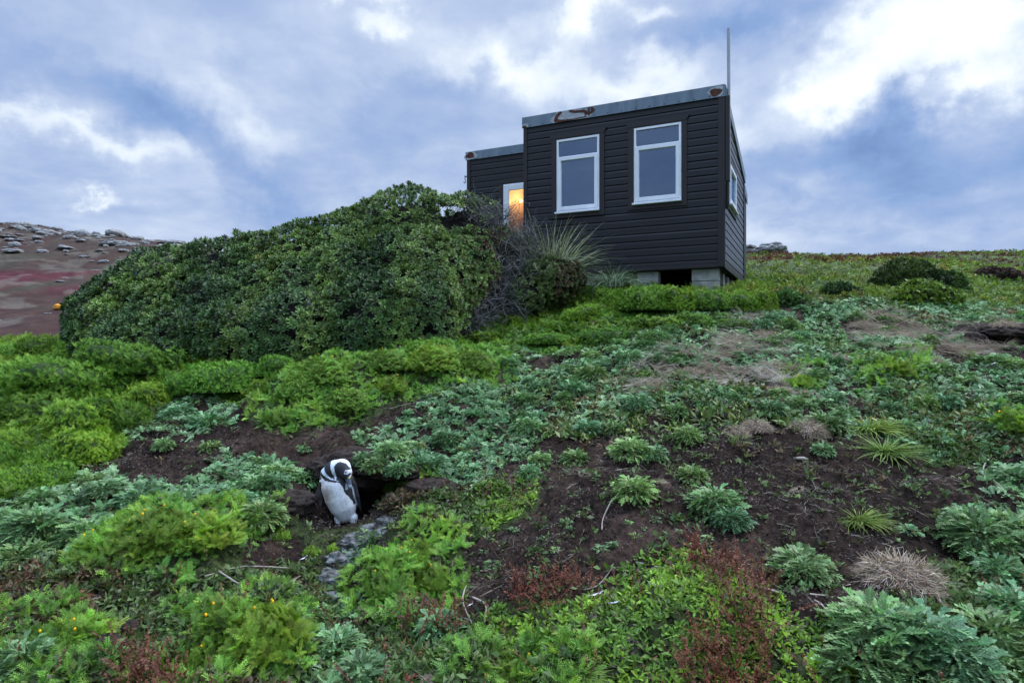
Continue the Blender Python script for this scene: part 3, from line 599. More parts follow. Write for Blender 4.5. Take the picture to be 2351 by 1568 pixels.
def lobed(L, W, bend=.8):
    V, Q = strip(L, [.12 * W, .3 * W, .34 * W, .3 * W, .1 * W], bend); n = len(V); V = list(V); Q = list(Q)
    for t, l in ((.3, .55), (.5, .8), (.68, .85), (.84, .6)):
        a = bend * t; x = L * math.sin(a) / bend; z = -L * (1 - math.cos(a)) / bend
        for s in (-1, 1):
            ang = s * (.95 - .3 * t); c, si = math.cos(ang), math.sin(ang); ll = W * .62 * l; w = ll * .55
            k = [(0, 0), (ll * .6, w / 2), (ll, 0), (ll * .6, -w / 2)]
            P = [(x + c * a_ - si * b_, si * a_ + c * b_, z + .12 * a_ - .3 * a_ * math.sin(a)) for a_, b_ in k]
            b = len(V); V += P; Q.append((b, b + 3, b + 2, b + 1) if True else 0)
    a = bend; x = L * math.sin(a) * .9 / bend; z = -L * (1 - math.cos(a)) * .9 / bend; b = len(V); V += [(x, 0, z), (x + W * .22, W * .17, z - .1 * W), (x + W * .42, 0, z - .22 * W), (x + W * .22, -W * .17, z - .1 * W)]; Q.append((b, b + 3, b + 2, b + 1))
    return np.array(V), np.array(Q)
def rot(v, yaw, pitch, roll=0.):              # pitch up, then yaw
    c, s = math.cos(roll), math.sin(roll); v = v @ np.array([(1, 0, 0), (0, c, s), (0, -s, c)])
    c, s = math.cos(pitch), math.sin(pitch); v = v @ np.array([(c, 0, s), (0, 1, 0), (-s, 0, c)])
    c, s = math.cos(yaw), math.sin(yaw); return v @ np.array([(c, s, 0), (-s, c, 0), (0, 0, 1)])
def U(a, b): return float(R.uniform(a, b))
def N_(s): return float(R.normal(0, s))
def shade(base, v=.15, h=.06):
    b = np.array(base) * (1 + N_(v)); return np.clip(b * (1 + R.normal(0, h, 3)), .004, 1)
class Field:                                   # scatters templates into one mesh of countless leaves
    def __init__(s): s.V = []; s.Q = []; s.C = []; s.n = 0
    def put(s, tmpl, pos, scale, tint, tilt=.25, nrm=None, yaw=None):
        V, Q, S = tmpl; N = len(pos)
        if N == 0: return
        yaw = R.uniform(0, 2 * math.pi, N) if yaw is None else yaw
        c, si = np.cos(yaw), np.sin(yaw); Z = np.zeros(N); O = np.ones(N)
        Rz = np.stack([np.stack([c, -si, Z], -1), np.stack([si, c, Z], -1), np.stack([Z, Z, O], -1)], 1)
        up = np.tile((0., 0, 1), (N, 1)) if nrm is None else nrm
        up = up + R.normal(0, tilt, (N, 3)) * (1, 1, .3); up /= np.linalg.norm(up, axis=1)[:, None]
        x = np.cross(np.tile((0, 1., 0), (N, 1)), up); x /= np.linalg.norm(x, axis=1)[:, None] + 1e-9; y = np.cross(up, x)
        Rt = np.stack([x, y, up], -1) @ Rz
        W = np.einsum('nij,vj->nvi', Rt, V) * np.asarray(scale).reshape(-1, 1, 1) + pos[:, None, :]
        s.V.append(W.reshape(-1, 3).astype(np.float32)); s.C.append((tint[:, None, :] * S[None]).reshape(-1, 3).astype(np.float32))
        s.Q.append((Q[None] + (np.arange(N) * len(V))[:, None, None] + s.n).reshape(-1, 4)); s.n += N * len(V)
    def build(s, name, mat, label, cat, kind='stuff', group=None):
        V = np.concatenate(s.V); Q = np.concatenate(s.Q); Cc = np.clip(np.concatenate(s.C), .004, 1)
        o = obj(name, np_mesh(name, V, Q, Cc), mat); tag(o, label, cat, group, kind); print(name, len(Q)); return o
def world(Y0, Y1, dens, maskf, um=1.0):
    n = int(dens * um * (Y1 * Y1 - Y0 * Y0)); u = R.uniform(-um, um, n); Y = np.sqrt(R.uniform(Y0 * Y0, Y1 * Y1, n)); x = u * Y
    z0 = H0(x, Y); px, py = topix(x, Y, z0); k = R.random(n) < maskf(px, py, x, Y)
    x, Y = x[k], Y[k]; return np.stack([x, Y, H(x, Y)], -1), px[k], py[k]
def slope_n(P, e=.04):
    a = H(P[:, 0] + e, P[:, 1], False) - H(P[:, 0] - e, P[:, 1], False); b = H(P[:, 0], P[:, 1] + e, False) - H(P[:, 0], P[:, 1] - e, False)
    n = np.stack([-a / 2 / e, -b / 2 / e, np.ones(len(P))], -1); n /= np.linalg.norm(n, axis=1)[:, None]; return n
def tints(P, cs, sc_=1.2, v=.18, s=50):
    t = np.clip(fbm(P[:, 0] * sc_, P[:, 1] * sc_, o=3, s=s) * 1.3 + .5 + R.normal(0, .12, len(P)), 0, .999) * (len(cs) - 1)
    i = t.astype(int); f = (t - i)[:, None]; cs = np.array(cs); c = cs[i] * (1 - f) + cs[i + 1] * f
    return c * (1 + R.normal(0, v, (len(P), 1)))
def in_hut(P, m=.05):
    dx = P[:, 0] - HP[0]; dy = P[:, 1] - HP[1]; lx_ = dx * ca + dy * sa; ly_ = -dx * sa + dy * ca
    return (lx_ > -5.0 - m) & (lx_ < m) & (ly_ > -m + .1) & (ly_ < 3.1)

def t_cush():       # tiny feathery sprig of the green cushions
    t = T()
    for i in range(11):
        L = U(.011, .020); v, q = kite(L, L * .5); t.add(rot(v, U(0, 6.28), U(.0, .9), N_(.4)) + (N_(.008), N_(.008), U(0, .012)), q, shade((1, 1, 1), .13, .04))
    return t.get()
def t_feather(yel=0):     # mayweed: finely divided sprig
    t = T()
    for st in range(3):
        yaw = U(0, 6.28); pit = U(.5, 1.3); L = U(.045, .08)
        v, q = strip(L, [.003, .0025, .0015], .5); t.add(rot(v, yaw, pit), q, (1.0, 1.0, .7))
        for i in range(8):
            a = .2 + .8 * i / 8; base = rot(np.array([(L * a, 0, -L * a * a * .2)]), yaw, pit)[0]
            for s in (-1, 1):
                l = L * (.42 - .25 * a); v, q = kite(l, l * .24); t.add(rot(rot(v, s * 1.0, U(-.1, .5)), yaw, pit * .6) + base, q, shade((1, 1, 1), .2, .06))
                v, q = kite(l * .6, l * .2); t.add(rot(rot(v, s * 1.7, U(.2, .8)), yaw, pit * .6) + base, q, shade((1, 1, 1), .2, .06))
    return t.get()
def t_silver(L0=.07, n=9):     # clump of lobed leaves
    t = T()
    for i in range(n):
        L = L0 * U(.7, 1.15); v, q = lobed(L, L * .8, U(.5, 1.5)); t.add(rot(v, U(0, 6.28), U(.15, 1.1), N_(.25)) + (N_(L0 * .12), N_(L0 * .12), U(0, L0 * .25)), q, shade((1, 1, 1), .16, .05))
    return t.get()
def t_oval():
    t = T()
    for i in range(6):
        L = U(.026, .045); w = L * .32; v, q = strip(L, [.2 * w, .9 * w, w, .25 * w], U(.2, .9)); t.add(rot(v, U(0, 6.28), U(.3, 1.3), N_(.4)), q, shade((1, 1, 1), .2, .07))
    return t.get()
def t_red():
    t = T(); L = U(.09, .16); yaw = U(0, 6.28); v, q = strip(L, [.0025, .002, .0015], U(.2, .6)); pit = U(.9, 1.5); t.add(rot(v, yaw, pit), q, (.8, .7, .7))
    for i in range(26):
        a = U(.25, 1); b = rot(np.array([(L * a, 0, -L * a * a * .2)]), yaw, pit)[0]; l = U(.008, .015); v, q = kite(l, l * .8); t.add(rot(v, U(0, 6.28), U(-.3, 1.2)) + b, q, shade((1, 1, 1), .3, .1))
    return t.get()
def t_dull():
    t = T()
    for i in range(9):
        L = U(.018, .04); v, q = kite(L, L * U(.25, .6)); t.add(rot(v, U(0, 6.28), U(-.1, 1.1), N_(.5)) + (N_(.015), N_(.015), U(0, .01)), q, shade((1, 1, 1), .35, .12))
    return t.get()
def t_straw(n=1, L0=.05):
    t = T()
    for i in range(n):
        L = L0 * U(.4, 1.5); w = U(.002, .004); v, q = strip(L, [w, w, w * .8, w * .5], U(-.9, .9)); v = v[:, [0, 2, 1]]; t.add(rot(v, U(0, 6.28), N_(.15)) + (N_(.02), N_(.02), U(.001, .006)), q, shade((1, 1, 1), .25, .05))
    return t.get()
def t_blob(r=.1, n=12, w=.5):
    t = T()
    for i in range(n):
        L = r * U(.5, .9); v, q = kite(L, L * w); t.add(rot(v, U(0, 6.28), U(.1, 1.3), N_(.6)) + (N_(r * .35), N_(r * .35), U(0, r * .4)), q, shade((1, 1, 1), .3, .08))
    return t.get()
def multi(fn, k): return [fn() for _ in range(k)]
def spread(F_, tm, P, sc0, tint, tilt=.25, nrm=None):
    idx = R.integers(0, len(tm), len(P))
    for i, t in enumerate(tm):
        k = idx == i; F_.put(t, P[k], sc0[k], tint[k], tilt, None if nrm is None else nrm[k])
CT = multi(t_cush, 6); FT = multi(t_feather, 6); ST = multi(t_silver, 6); OT = multi(t_oval, 6); RT = multi(t_red, 5); DT = multi(t_dull, 6)
jn = lambda x, y, a=22, s=11: a * fbm(x * 2.2, y * 2.2, o=3, s=s)
# --- bright green cushions
F_ = Field()
mk = lambda px, py, x, y: sm(.3, .6, zs(Zc, px + jn(x, y), py + jn(x, y) * .5))
P, px, py = world(4.0, 12.5, 2300, mk); n = slope_n(P, .03); k = ~in_hut(P) & (R.random(len(P)) < np.clip(.48 / n[:, 2], 0, 1)); P = P[k]; n = n[k]; P += n * R.uniform(-.005, .02, (len(P), 1))
hh = np.clip(puffs(P[:, 0], P[:, 1], .75), 0, 1)
tc = tints(P, [(.08, .21, .035), (.15, .33, .05), (.11, .27, .042), (.20, .37, .07)], .9, .08)
spread(F_, CT, P, R.uniform(.8, 1.5, len(P)) * (1 + (P[:, 1] - 5) * .06), tc, .3, n)
M['cushion'] = foliage('leaf_cushion', hue=1, warm=(1.15, 1.08, .78), trans=.12, spec=.2, var=.15)
F_.build('cushion_plants', M['cushion'], 'bright green mossy cushions covering the slope at the left and below the hut', 'ground cover')
# --- mayweed swards
F_ = Field()
mk = lambda px, py, x, y: sm(.3, .6, zs(Zf, px + jn(x, y, 18, 12), py + jn(x, y, 18, 12)))
P, px, py = world(2.1, 9.5, 520, lambda px, py, x, y: mk(px, py, x, y) * (np.hypot((x - PEN[0] - .1) / .5, (y - PEN[1] + .25) / .5) > 1)); n = slope_n(P, .06)
tc = tints(P, [(.11, .26, .055), (.16, .34, .065), (.24, .40, .065), (.11, .27, .07), (.17, .34, .07)], 1.6)
spread(F_, FT, P, R.uniform(.8, 1.35, len(P)), tc, .35, n)
F_.build('mayweed', M['leaf'], 'yellow green feathery mayweed spreading in patches over the slope', 'ground cover')
F_ = Field()
mk = lambda px, py, x, y: sm(.35, .8, zs(Zc, px + jn(x, y), py + jn(x, y) * .5))
P, px, py = world(4.0, 11.5, 170, mk); P = P[~in_hut(P)]; P[:, 2] += R.uniform(0, .10, len(P))
spread(F_, FT, P, R.uniform(.7, 1.5, len(P)), tints(P, [(.09, .22, .04), (.16, .33, .055), (.12, .28, .05), (.20, .34, .07)], 1.2, .15), .5)
F_.build('feathery_herbs', M['leaf'], 'loose feathery green herbs growing between the rounded cushions', 'ground cover')
# --- dull low herbs filling the foreground and thin seedlings on the peat
F_ = Field()
mk = lambda px, py, x, y: np.maximum(sm(.25, .6, zs(Zd, px + jn(x, y, 25, 13), py + jn(x, y, 25, 13))),   .055) * (1 - .8 * zs(Zsoil, px, py))
P, px, py = world(2.0, 7.5, 1500, mk); P = P[np.hypot((P[:, 0] - PEN[0]) / .3, (P[:, 1] - PEN[1]) / .25) > 1]
tc = tints(P, [(.06, .12, .045), (.10, .18, .06), (.13, .20, .10), (.08, .15, .055), (.12, .09, .065)], 2.5)
spread(F_, DT, P, R.uniform(.8, 1.6, len(P)), tc, .3)
F_.build('low_herbs', M['leaf'], 'dull green low herbs matting the ground in the foreground', 'ground cover')
# --- sorrel
F_ = Field()
mk = lambda px, py, x, y: sm(.3, .6, zs(Zo, px + jn(x, y, 18, 14), py + jn(x, y, 18, 14)))
P, px, py = world(2.0, 6, 1700, mk); n = slope_n(P, .06)
tc = tints(P, [(.08, .18, .035), (.13, .27, .04), (.17, .33, .045), (.09, .20, .045)], 1.8)
spread(F_, OT, P, R.uniform(.7, 1.2, len(P)), tc, .3, n)
F_.build('sorrel_leaves', M['leaf'], 'fresh green oval sorrel leaves carpeting the bottom centre', 'ground cover')
F_ = Field()
mk = lambda px, py, x, y: sm(.35, .75, zs(Zr, px + jn(x, y, 18, 15), py + jn(x, y, 18, 15))) * .9 + .02 * zs(Zd, px, py) + .03 * zs(Zo, px, py)
P, px, py = world(2.0, 6, 1300, mk); P[:, 2] += .03
spread(F_, RT, P, R.uniform(.6, 1.1, len(P)), tints(P, [(.15, .045, .04), (.20, .09, .07), (.14, .07, .075)], 3), .35)
F_.build('sorrel_spikes', M['leaf'], 'dark red seed spikes standing among the green sorrel', 'ground cover')
# --- silver carpet (beyond the single plants)
F_ = Field()
mk = lambda px, py, x, y: sm(.3, .6, zs(Zs, px + jn(x, y, 26, 16), py + jn(x, y, 20, 16))) * sm(-.42, -.12, fbm(x * 1.6, y * 1.6, o=3, s=61) + .26 * (py > 1000) + .22 * (px < 1240)) 
P, px, py = world(2.2, 9.8, 240, mk); n = slope_n(P, .08); k = ~in_hut(P); P = P[k]; n = n[k]
tc = tints(P, [(.10, .23, .105), (.16, .32, .165), (.23, .38, .24), (.12, .26, .08)], 1.5)
spread(F_, ST, P, R.uniform(.55, 1.0, len(P)), tc, .3, n)
mk = lambda px, py, x, y: (px > 1150) * (py > 690) * (py < 1020) * sm(.05, .3, fbm(x * 1.1 + 9, y * 1.1, o=3, s=63))
P, px, py = world(4.0, 9.5, 200, mk); k = ~in_hut(P); P = P[k]
spread(F_, DT, P, R.uniform(1.2, 2.6, len(P)), tints(P, [(.07, .13, .04), (.14, .20, .05), (.09, .18, .05), (.16, .15, .07)], 2), .35, slope_n(P, .08))
F_.build('silver_ragwort_carpet', M['silver'], 'grey green lobed leaves carpeting the upper slope below the hut', 'ground cover')
# --- straw litter on the peat and matted dead grass
F_ = Field(); TT = [t_straw(4) for _ in range(6)]
mk = lambda px, py, x, y: np.clip(.10 + .5 * sm(0, .35, fbm(x * 1.7, y * 1.7, o=4, s=71)), 0, 1) * sm(1.9, 2.2, y)
P, px, py = world(2.1, 7.5, 420, mk); P[:, 2] += .006
spread(F_, TT, P, R.uniform(.5, 1.3, len(P)), tints(P, [(.16, .12, .08), (.34, .28, .21), (.52, .46, .38)], 3), .35, slope_n(P))
TT2 = []
for _ in range(5):
    t = T()
    for i in range(5):
        L_ = U(.006, .02); v, q = kite(L_, L_ * .8, .3, U(0, .5) * L_); t.add(rot(v, U(0, 6.28), U(-.2, .6), N_(.5)) + (N_(.03), N_(.03), U(.0, .006)), q, shade((1, 1, 1), .4, .05))
    TT2.append(t.get())
P, px, py = world(2.1, 7, 900, lambda px, py, x, y: .25 + .75 * (fbm(x * 2, y * 2, o=3, s=77) > -.05)); P[:, 2] += .003
spread(F_, TT2, P, R.uniform(.5, 1.3, len(P)), tints(P, [(.02, .014, .012), (.055, .04, .034), (.11, .085, .07)], 4, .3), .4, slope_n(P))
F_.build('straw_litter', M['straw'], 'short pale straw bits and peat crumbs scattered over the dark ground', 'litter')
F_ = Field(); TT = [t_straw(18, .12) for _ in range(5)]
Zm = raster([[(1450, 850), (1700, 790), (1830, 800), (1850, 880), (1700, 900), (1500, 890)], [(1930, 740), (2060, 720), (2120, 760), (1980, 770)], [(1950, 765), (2300, 760), (2330, 820), (2100, 830), (1990, 800)], [(1650, 745), (1800, 725), (1800, 800), (1660, 810)], [(1420, 900), (1560, 880), (1600, 915), (1440, 920)]], 2)
mk = lambda px, py, x, y: sm(.2, .5, zs(Zm, px + jn(x, y, 30, 17), py + jn(x, y, 16, 17))) * (fbm(x * 3, y * 3, o=2, s=73) > -.12)
P, px, py = world(5.0, 9, 300, mk); P[:, 2] += .035
spread(F_, TT, P, R.uniform(.6, 1.3, len(P)), tints(P, [(.36, .28, .21), (.55, .46, .36), (.66, .60, .52)], 2), .3, slope_n(P))
F_.build('matted_dead_grass', M['straw'], 'mats of pale dead grass lying among grey green leaves up the slope', 'ground cover')
# --- hill cover farther away
F_ = Field(); B1 = [t_blob(.08, 12) for _ in range(5)]; B2 = [t_blob(.17, 12) for _ in range(5)]
mk = lambda px, py, x, y: (.55 + .45 * (fbm(x * .7, y * .7, o=3, s=81) > -.1)) * (px > 1150) * (~((px > 1150) & (px < 1500) & (y < 10)))
P, px, py = world(9.3, 17, 42, mk); k = ~in_hut(P); P = P[k]
g = [(.055, .13, .032), (.09, .19, .04), (.12, .21, .05), (.07, .15, .04), (.15, .18, .08)]
spread(F_, B1, P, R.uniform(.6, 1.5, len(P)), tints(P, g, .6), .3)
mk = lambda px, py, x, y: (px > 1650) * (.4 + .6 * (fbm(x * .3, y * .3, o=3, s=82) > -.1))
P, px, py = world(17, 46, 7, mk); tc = tints(P, g, .25); k = sm(19, 26, P[:, 1] + 6 * fbm(P[:, 0] * .12, P[:, 1] * .12, s=35)) * (fbm(P[:, 0] * .2, P[:, 1] * .15, o=3, s=36) > -.12) * (R.random(len(P)) < .85)
k *= np.clip(1.25 - (px - 1700) / 900, .35, 1); k = (k > R.random(len(P)) * .6)[:, None]
tc = np.where(k, np.array((.065, .036, .028)) * R.uniform(.6, 1.4, (len(P), 1)), tc)
spread(F_, B2, P, R.uniform(.5, 1.3, len(P)), tc, .3)
F_.build('hillside_herbs', M['leaf'], 'mixed green herbs and dark red heath covering the hillside to the right of the hut', 'ground cover')
F_ = Field(); TT = [t_straw(10, .45) for _ in range(4)]
mk = lambda px, py, x, y: (px > 1650) * (fbm(x * .25 + 5, y * .25, o=3, s=84) > .12)
P, px, py = world(12, 32, 5, mk); P[:, 2] += .05
spread(F_, TT, P, R.uniform(.6, 1.2, len(P)), tints(P, [(.18, .15, .12), (.28, .25, .22)], 1), .9)
F_.build('dead_stems', M['straw'], 'pale dead stems in streaks across the green hillside', 'ground cover')
# ------------------------------------------------------------------ shrubs
def W3(px, py, Y): return np.array(((px - CX) / F * Y, Y, (CY - py) / F * Y))
def t_rosette(n=15, L0=.055):
    t = T()
    for i in range(n):
        a = i / n; L = L0 * (1.15 - .45 * (1 - a)); w = L * .34; v, q = strip(L, [.35 * w, w, .5 * w], U(.1, .7)); t.add(rot(v, i * 2.4, .15 + 1.15 * (1 - a) ** .8 * 1.0 + N_(.1), N_(.2)) + (0, 0, .035 * (1 - a)), q, shade((1, 1, 1), .14, .05))
    return t.get()
def ell_points(E, dens, inner=.0):
    P = []; Nn = []
    for i, (c, r) in enumerate(E):
        n = int(dens * 4 * math.pi * ((r[0] * r[1]) ** 1.6 / 3 + (r[0] * r[2]) ** 1.6 / 3 + (r[1] * r[2]) ** 1.6 / 3) ** (1 / 1.6))
        d = R.normal(0, 1, (n, 3)); d /= np.linalg.norm(d, axis=1)[:, None]; p = c + d * r
        nr = d / r; nr /= np.linalg.norm(nr, axis=1)[:, None]; bump = 1 + .15 * fbm(p[:, 0] * 2.6, p[:, 1] * 2.6, p[:, 2] * 2.6, 3, 90) + .07 * fbm(p[:, 0] * 6, p[:, 1] * 6, p[:, 2] * 6, 2, 95)
        p = c + d * r * bump[:, None]; ok = np.ones(n, bool)
        for j, (c2, r2) in enumerate(E):
            if j != i: ok &= (((p - c2) / r2) ** 2).sum(1) > .80
        ok &= p[:, 2] > H(p[:, 0], p[:, 1], False) - .02
        P.append(p[ok]); Nn.append(nr[ok])
    return np.concatenate(P), np.concatenate(Nn)
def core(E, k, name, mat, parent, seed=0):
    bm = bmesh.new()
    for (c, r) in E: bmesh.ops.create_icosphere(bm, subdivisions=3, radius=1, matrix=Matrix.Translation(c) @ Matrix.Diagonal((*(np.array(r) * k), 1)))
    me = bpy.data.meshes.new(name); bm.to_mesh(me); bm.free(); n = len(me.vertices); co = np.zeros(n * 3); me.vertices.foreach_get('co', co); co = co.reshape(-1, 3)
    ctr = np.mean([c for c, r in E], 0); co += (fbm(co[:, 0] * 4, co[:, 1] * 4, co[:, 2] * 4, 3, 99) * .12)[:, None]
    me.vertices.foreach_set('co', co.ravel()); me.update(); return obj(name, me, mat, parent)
M['core'] = surf('dark_shade_core', (.006, .006, .004), (.02, .018, .012), 20., .95, 1., 40., bdist=.05)  # near-black filler: the shade inside the crown put into its colour
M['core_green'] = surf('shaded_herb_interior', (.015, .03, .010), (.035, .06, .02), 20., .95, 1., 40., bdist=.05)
RO = [t_rosette() for _ in range(8)]
def hebe(name, E, dens, tfun, size, label, cat, corek=.84, lay=((1, 1.), (.93, .6)), **kw):
    root = empty(name, tuple(np.mean([c for c, r in E], 0) * (1, 1, 0))); tag(root, label, cat, kw.get('group'))
    F_ = Field()
    for (k, fr) in lay:
        P, n = ell_points([(c, np.array(r) * k) for c, r in E], dens * fr)
        if kw.get('cut') is not None: m = kw['cut'](P); P, n = P[m], n[m]
        n = n + np.array((0, 0, .35)); n /= np.linalg.norm(n, axis=1)[:, None]
        sc_ = R.uniform(.75, 1.25, len(P)) * size * (.9 if k < 1 else 1)
        spread(F_, kw.get('tm', RO), P, sc_, tfun(P), .22, n)
    V = np.concatenate(F_.V) - np.array(root.location, np.float32); o = obj('foliage', np_mesh('foliage', V, np.concatenate(F_.Q), np.clip(np.concatenate(F_.C), .004, 1)), kw.get('mat', M['hebe']), root)
    c = core(E, corek, 'branches', kw.get('cm', M['core']), root); c.location = -root.location  # lumpy dark core, not real branches; inner shade painted as its colour
    print(name, len(P), len(F_.Q)); return root
def EL(px, top, Y, rx, ry, rz): c = W3(px, top, Y); c[2] -= rz; return (c, (rx, ry, rz))
E1 = [EL(*q) for q in [(950, 442, 9.7, 1.2, 1.0, 1.15), (1070, 456, 9.8, .8, .8, 1.1), (820, 494, 9.5, 1.1, 1, 1.1), (680, 527, 9.3, 1.1, 1, 1.0), (540, 552, 9.1, 1.05, 1, .9), (420, 572, 8.9, .9, .9, .85), (335, 608, 8.7, .70, .8, .7), (262, 652, 8.5, .46, .7, .55), (228, 702, 8.3, .28, .5, .35),
      (960, 520, 8.9, 1.05, .9, 1.0), (820, 562, 8.8, 1.1, .9, .95), (670, 592, 8.6, 1.1, .9, .85), (520, 617, 8.5, 1.0, .9, .8), (390, 648, 8.3, .9, .8, .7), (290, 685, 8.1, .55, .6, .55), (1060, 545, 9.1, .6, .7, .8),
      (950, 612, 8.2, .8, .8, .9), (840, 642, 8.0, .95, .8, .8), (700, 667, 7.9, .95, .8, .7), (560, 692, 7.8, .9, .8, .6), (430, 707, 7.7, .8, .7, .55), (320, 737, 7.7, .5, .6, .4), (245, 742, 7.9, .28, .4, .3)]]
def hebe_t(P):
    c = tints(P, [(.036, .085, .030), (.078, .155, .046), (.145, .235, .065), (.062, .13, .05)], 1.1, .22, 101)
    px, py = topix(P[:, 0], P[:, 1], P[:, 2])
    br = .8 * sm(1060, 1180, px + 60 * fbm(P[:, 0] * 3, P[:, 2] * 3, P[:, 1] * 3, 3, 102)) * sm(500, 540, py); br = (R.random(len(P)) < br)[:, None]
    c = np.where(br, np.array((.075, .055, .032)) * R.uniform(.5, 1.6, (len(P), 1)), c)
    ye = (R.random(len(P)) < .003)[:, None]; return np.where(ye, np.array((.22, .23, .05)), c)
def cut1(P):
    px, py = topix(P[:, 0], P[:, 1], P[:, 2]); q = fbm(P[:, 0] * 5, P[:, 2] * 5, P[:, 1] * 5, 3, 120)
    hole = (px > 1050) & (py > 610) & (px > 1180 - (py - 600) * .9 + q * 60); hole |= (px > 1010) & (py > 475) & (py < 525) & (px < 1170) & (q > -.25)
    return ~hole
big = hebe('flowering_evergreen_shrub', E1, 225, hebe_t, 1.0, 'huge dark green leathery leaved shrub with purple flowers filling the slope left of the hut', 'shrub', cut=cut1, corek=.82)
# purple flower spikes
fm = foliage('purple_petal', trans=.2)
def flower(parent, P, s=1.):
    t = T()
    for i in range(46):
        L = U(.012, .022); v, q = kite(L, L * .5); zz = U(0, .10); t.add(rot(v, U(0, 6.28), U(-.2, .9)) + (N_(.004), N_(.004), zz), q, shade((.17, .12, .42), .3, .1))
    V, Q, S = t.get(); o = obj('flower_spike', np_mesh('flower_spike', V * s, Q, S), fm, parent); o.location = Vector(P) - parent.location; return o
def surf_pt(px, py, E):
    u = np.array(((px - CX) / F, 1, (CY - py) / F)); best = 1e9
    for c, r in E:
        a = ((u / r) ** 2).sum(); b = -2 * (u * c / np.array(r) ** 2).sum(); cc = ((c / r) ** 2).sum() - 1; D = b * b - 4 * a * cc
        if D > 0: best = min(best, (-b - math.sqrt(D)) / 2 / a)
    return u * (best if best < 1e8 else 8.5)
for (px, py, s) in [(597, 549, 1.3), (186, 735, 1.4), (312, 640, 1.2), (330, 646, 1.2), (707, 705, 1.), (515, 555, 1.), (385, 603, .9), (405, 660, .8), (645, 545, .8), (845, 560, .8)]:
    p = surf_pt(px, py, E1); flower(big, p * (1 - .05 / p[1]), s)
E2 = [(W3(1255, 650, 9.3), (.46, .45, .36)), (W3(1215, 680, 9.1), (.30, .35, .33)), (W3(1300, 640, 9.4), (.27, .3, .25)), (W3(1205, 620, 9.5), (.25, .3, .25))]
hebe('small_evergreen_shrub', E2, 260, lambda P: np.where(((topix(P[:, 0], P[:, 1], P[:, 2])[0] > 1270) & (R.random(len(P)) < .45))[:, None], (.075, .058, .034), tints(P, [(.04, .08, .03), (.09, .14, .045), (.065, .11, .04)], 2, .25, 103)), .8,
     'low dark green shrub with browning leaves before the lower left of the hut', 'shrub')
# dead grey shrub between them
def twig_mesh(starts, n, seg, L0, spreadf, r0=.006, grav=0.):
    V = []; Q = []; b = 0
    for (c, r, k) in starts:
        for _ in range(k):
            p = np.array(c) + R.normal(0, 1, 3) * r * .55; d = spreadf(p); pts = [p]; L = L0 * U(.5, 1.4)
            for s in range(seg):
                d = d + R.normal(0, .38, 3) + (0, 0, grav); d /= np.linalg.norm(d) + 1e-9; p = p + d * L / seg; pts.append(p)
            pts = np.array(pts); rr = r0 * U(.5, 1.3) * np.linspace(1, .35, seg + 1)
            t = pts[-1] - pts[0]; a = np.cross(t, (.2, .3, .9)); a /= np.linalg.norm(a) + 1e-9; e = np.cross(t, a); e /= np.linalg.norm(e) + 1e-9
            ring = np.stack([pts + (a * math.cos(q) + e * math.sin(q)) * rr[:, None] for q in (0, 2.09, 4.19)], 1)
            V.append(ring.reshape(-1, 3)); m = seg + 1
            for i in range(seg):
                for j in range(3): Q.append((b + i * 3 + j, b + i * 3 + (j + 1) % 3, b + i * 3 + 3 + (j + 1) % 3, b + i * 3 + 3 + j))
            b += 3 * m
    return np.concatenate(V), np.array(Q)
S_ = [(W3(1135, 700, 8.9), np.array((.33, .3, .30)), 650), (W3(1175, 640, 9.2), np.array((.30, .3, .36)), 650), (W3(1185, 570, 9.6), np.array((.30, .3, .26)), 650), (W3(1110, 505, 9.5), np.array((.42, .3, .18)), 420), (W3(1060, 740, 8.4), np.array((.4, .25, .15)), 350), (W3(1235, 580, 9.8), np.array((.2, .2, .2)), 160)]
V, Q = twig_mesh(S_, 0, 5, .34, lambda p: np.array((U(-.6, 1), U(-1, .3), U(-.5, 1.))), .005)
ctr = np.array(W3(1150, 640, 9.0)); tw = R.uniform(.5, 1.6, len(V) // 18 + 1).repeat(18)[:len(V), None]
ds = empty('dead_shrub', (ctr[0], ctr[1], .1)); tag(ds, 'tangled leafless grey dead branches between the big green shrub and the hut', 'dead shrub')
obj('branches', np_mesh('branches', V - np.array(ds.location), Q, np.array((.12, .122, .122)) * tw), M['twig'], ds)
c_ = core([(W3(1110, 690, 8.95), (.42, .3, .40)), (W3(1170, 610, 9.35), (.34, .3, .5))], .8, 'shade_core', M['core'], ds); c_.location = -ds.location  # dark filler lumps, shade among the twigs put into their colour

# --- tussocks and grass tufts
def grass_mesh(n, L, w, r0, droop=(.6, 1.8), seg=6, cs=((.10, .15, .08), (.2, .27, .17)), pit=(.7, 1.5), seeds=0):
    t = T()
    for i in range(n):
        l = L * U(.55, 1.1); ww = w * U(.7, 1.2); W_ = [ww * .7, ww, ww * .95, ww * .8, ww * .6, ww * .4, ww * .12][:seg + 1]; yaw = U(0, 6.28); a = U(0, 1) ** .6
        v, q = strip(l, W_, U(*droop)); c = np.array(cs[0]) * (1 - (k := U(0, 1))) + np.array(cs[1]) * k; sh = np.tile(c * (1 + N_(.12)), (len(v), 1))
        t.add(rot(v, yaw, pit[1] - (pit[1] - pit[0]) * a, N_(.5)) + (math.cos(yaw) * r0 * a, math.sin(yaw) * r0 * a, 0), q, sh)
    return t.get()
def plant(name, mesh, loc, mat, label, cat, group=None, rz=0, s=1., sz=None):
    V, Q, S = mesh if isinstance(mesh, tuple) else (None,) * 3
    me = np_mesh(name, V, Q, np.clip(S, .004, 1)) if V is not None else mesh
    o = obj(name, me, mat if V is not None else None); o.location = loc; o.rotation_euler = (0, 0, rz); o.scale = (s, s, sz or s); tag(o, label, cat, group); return o
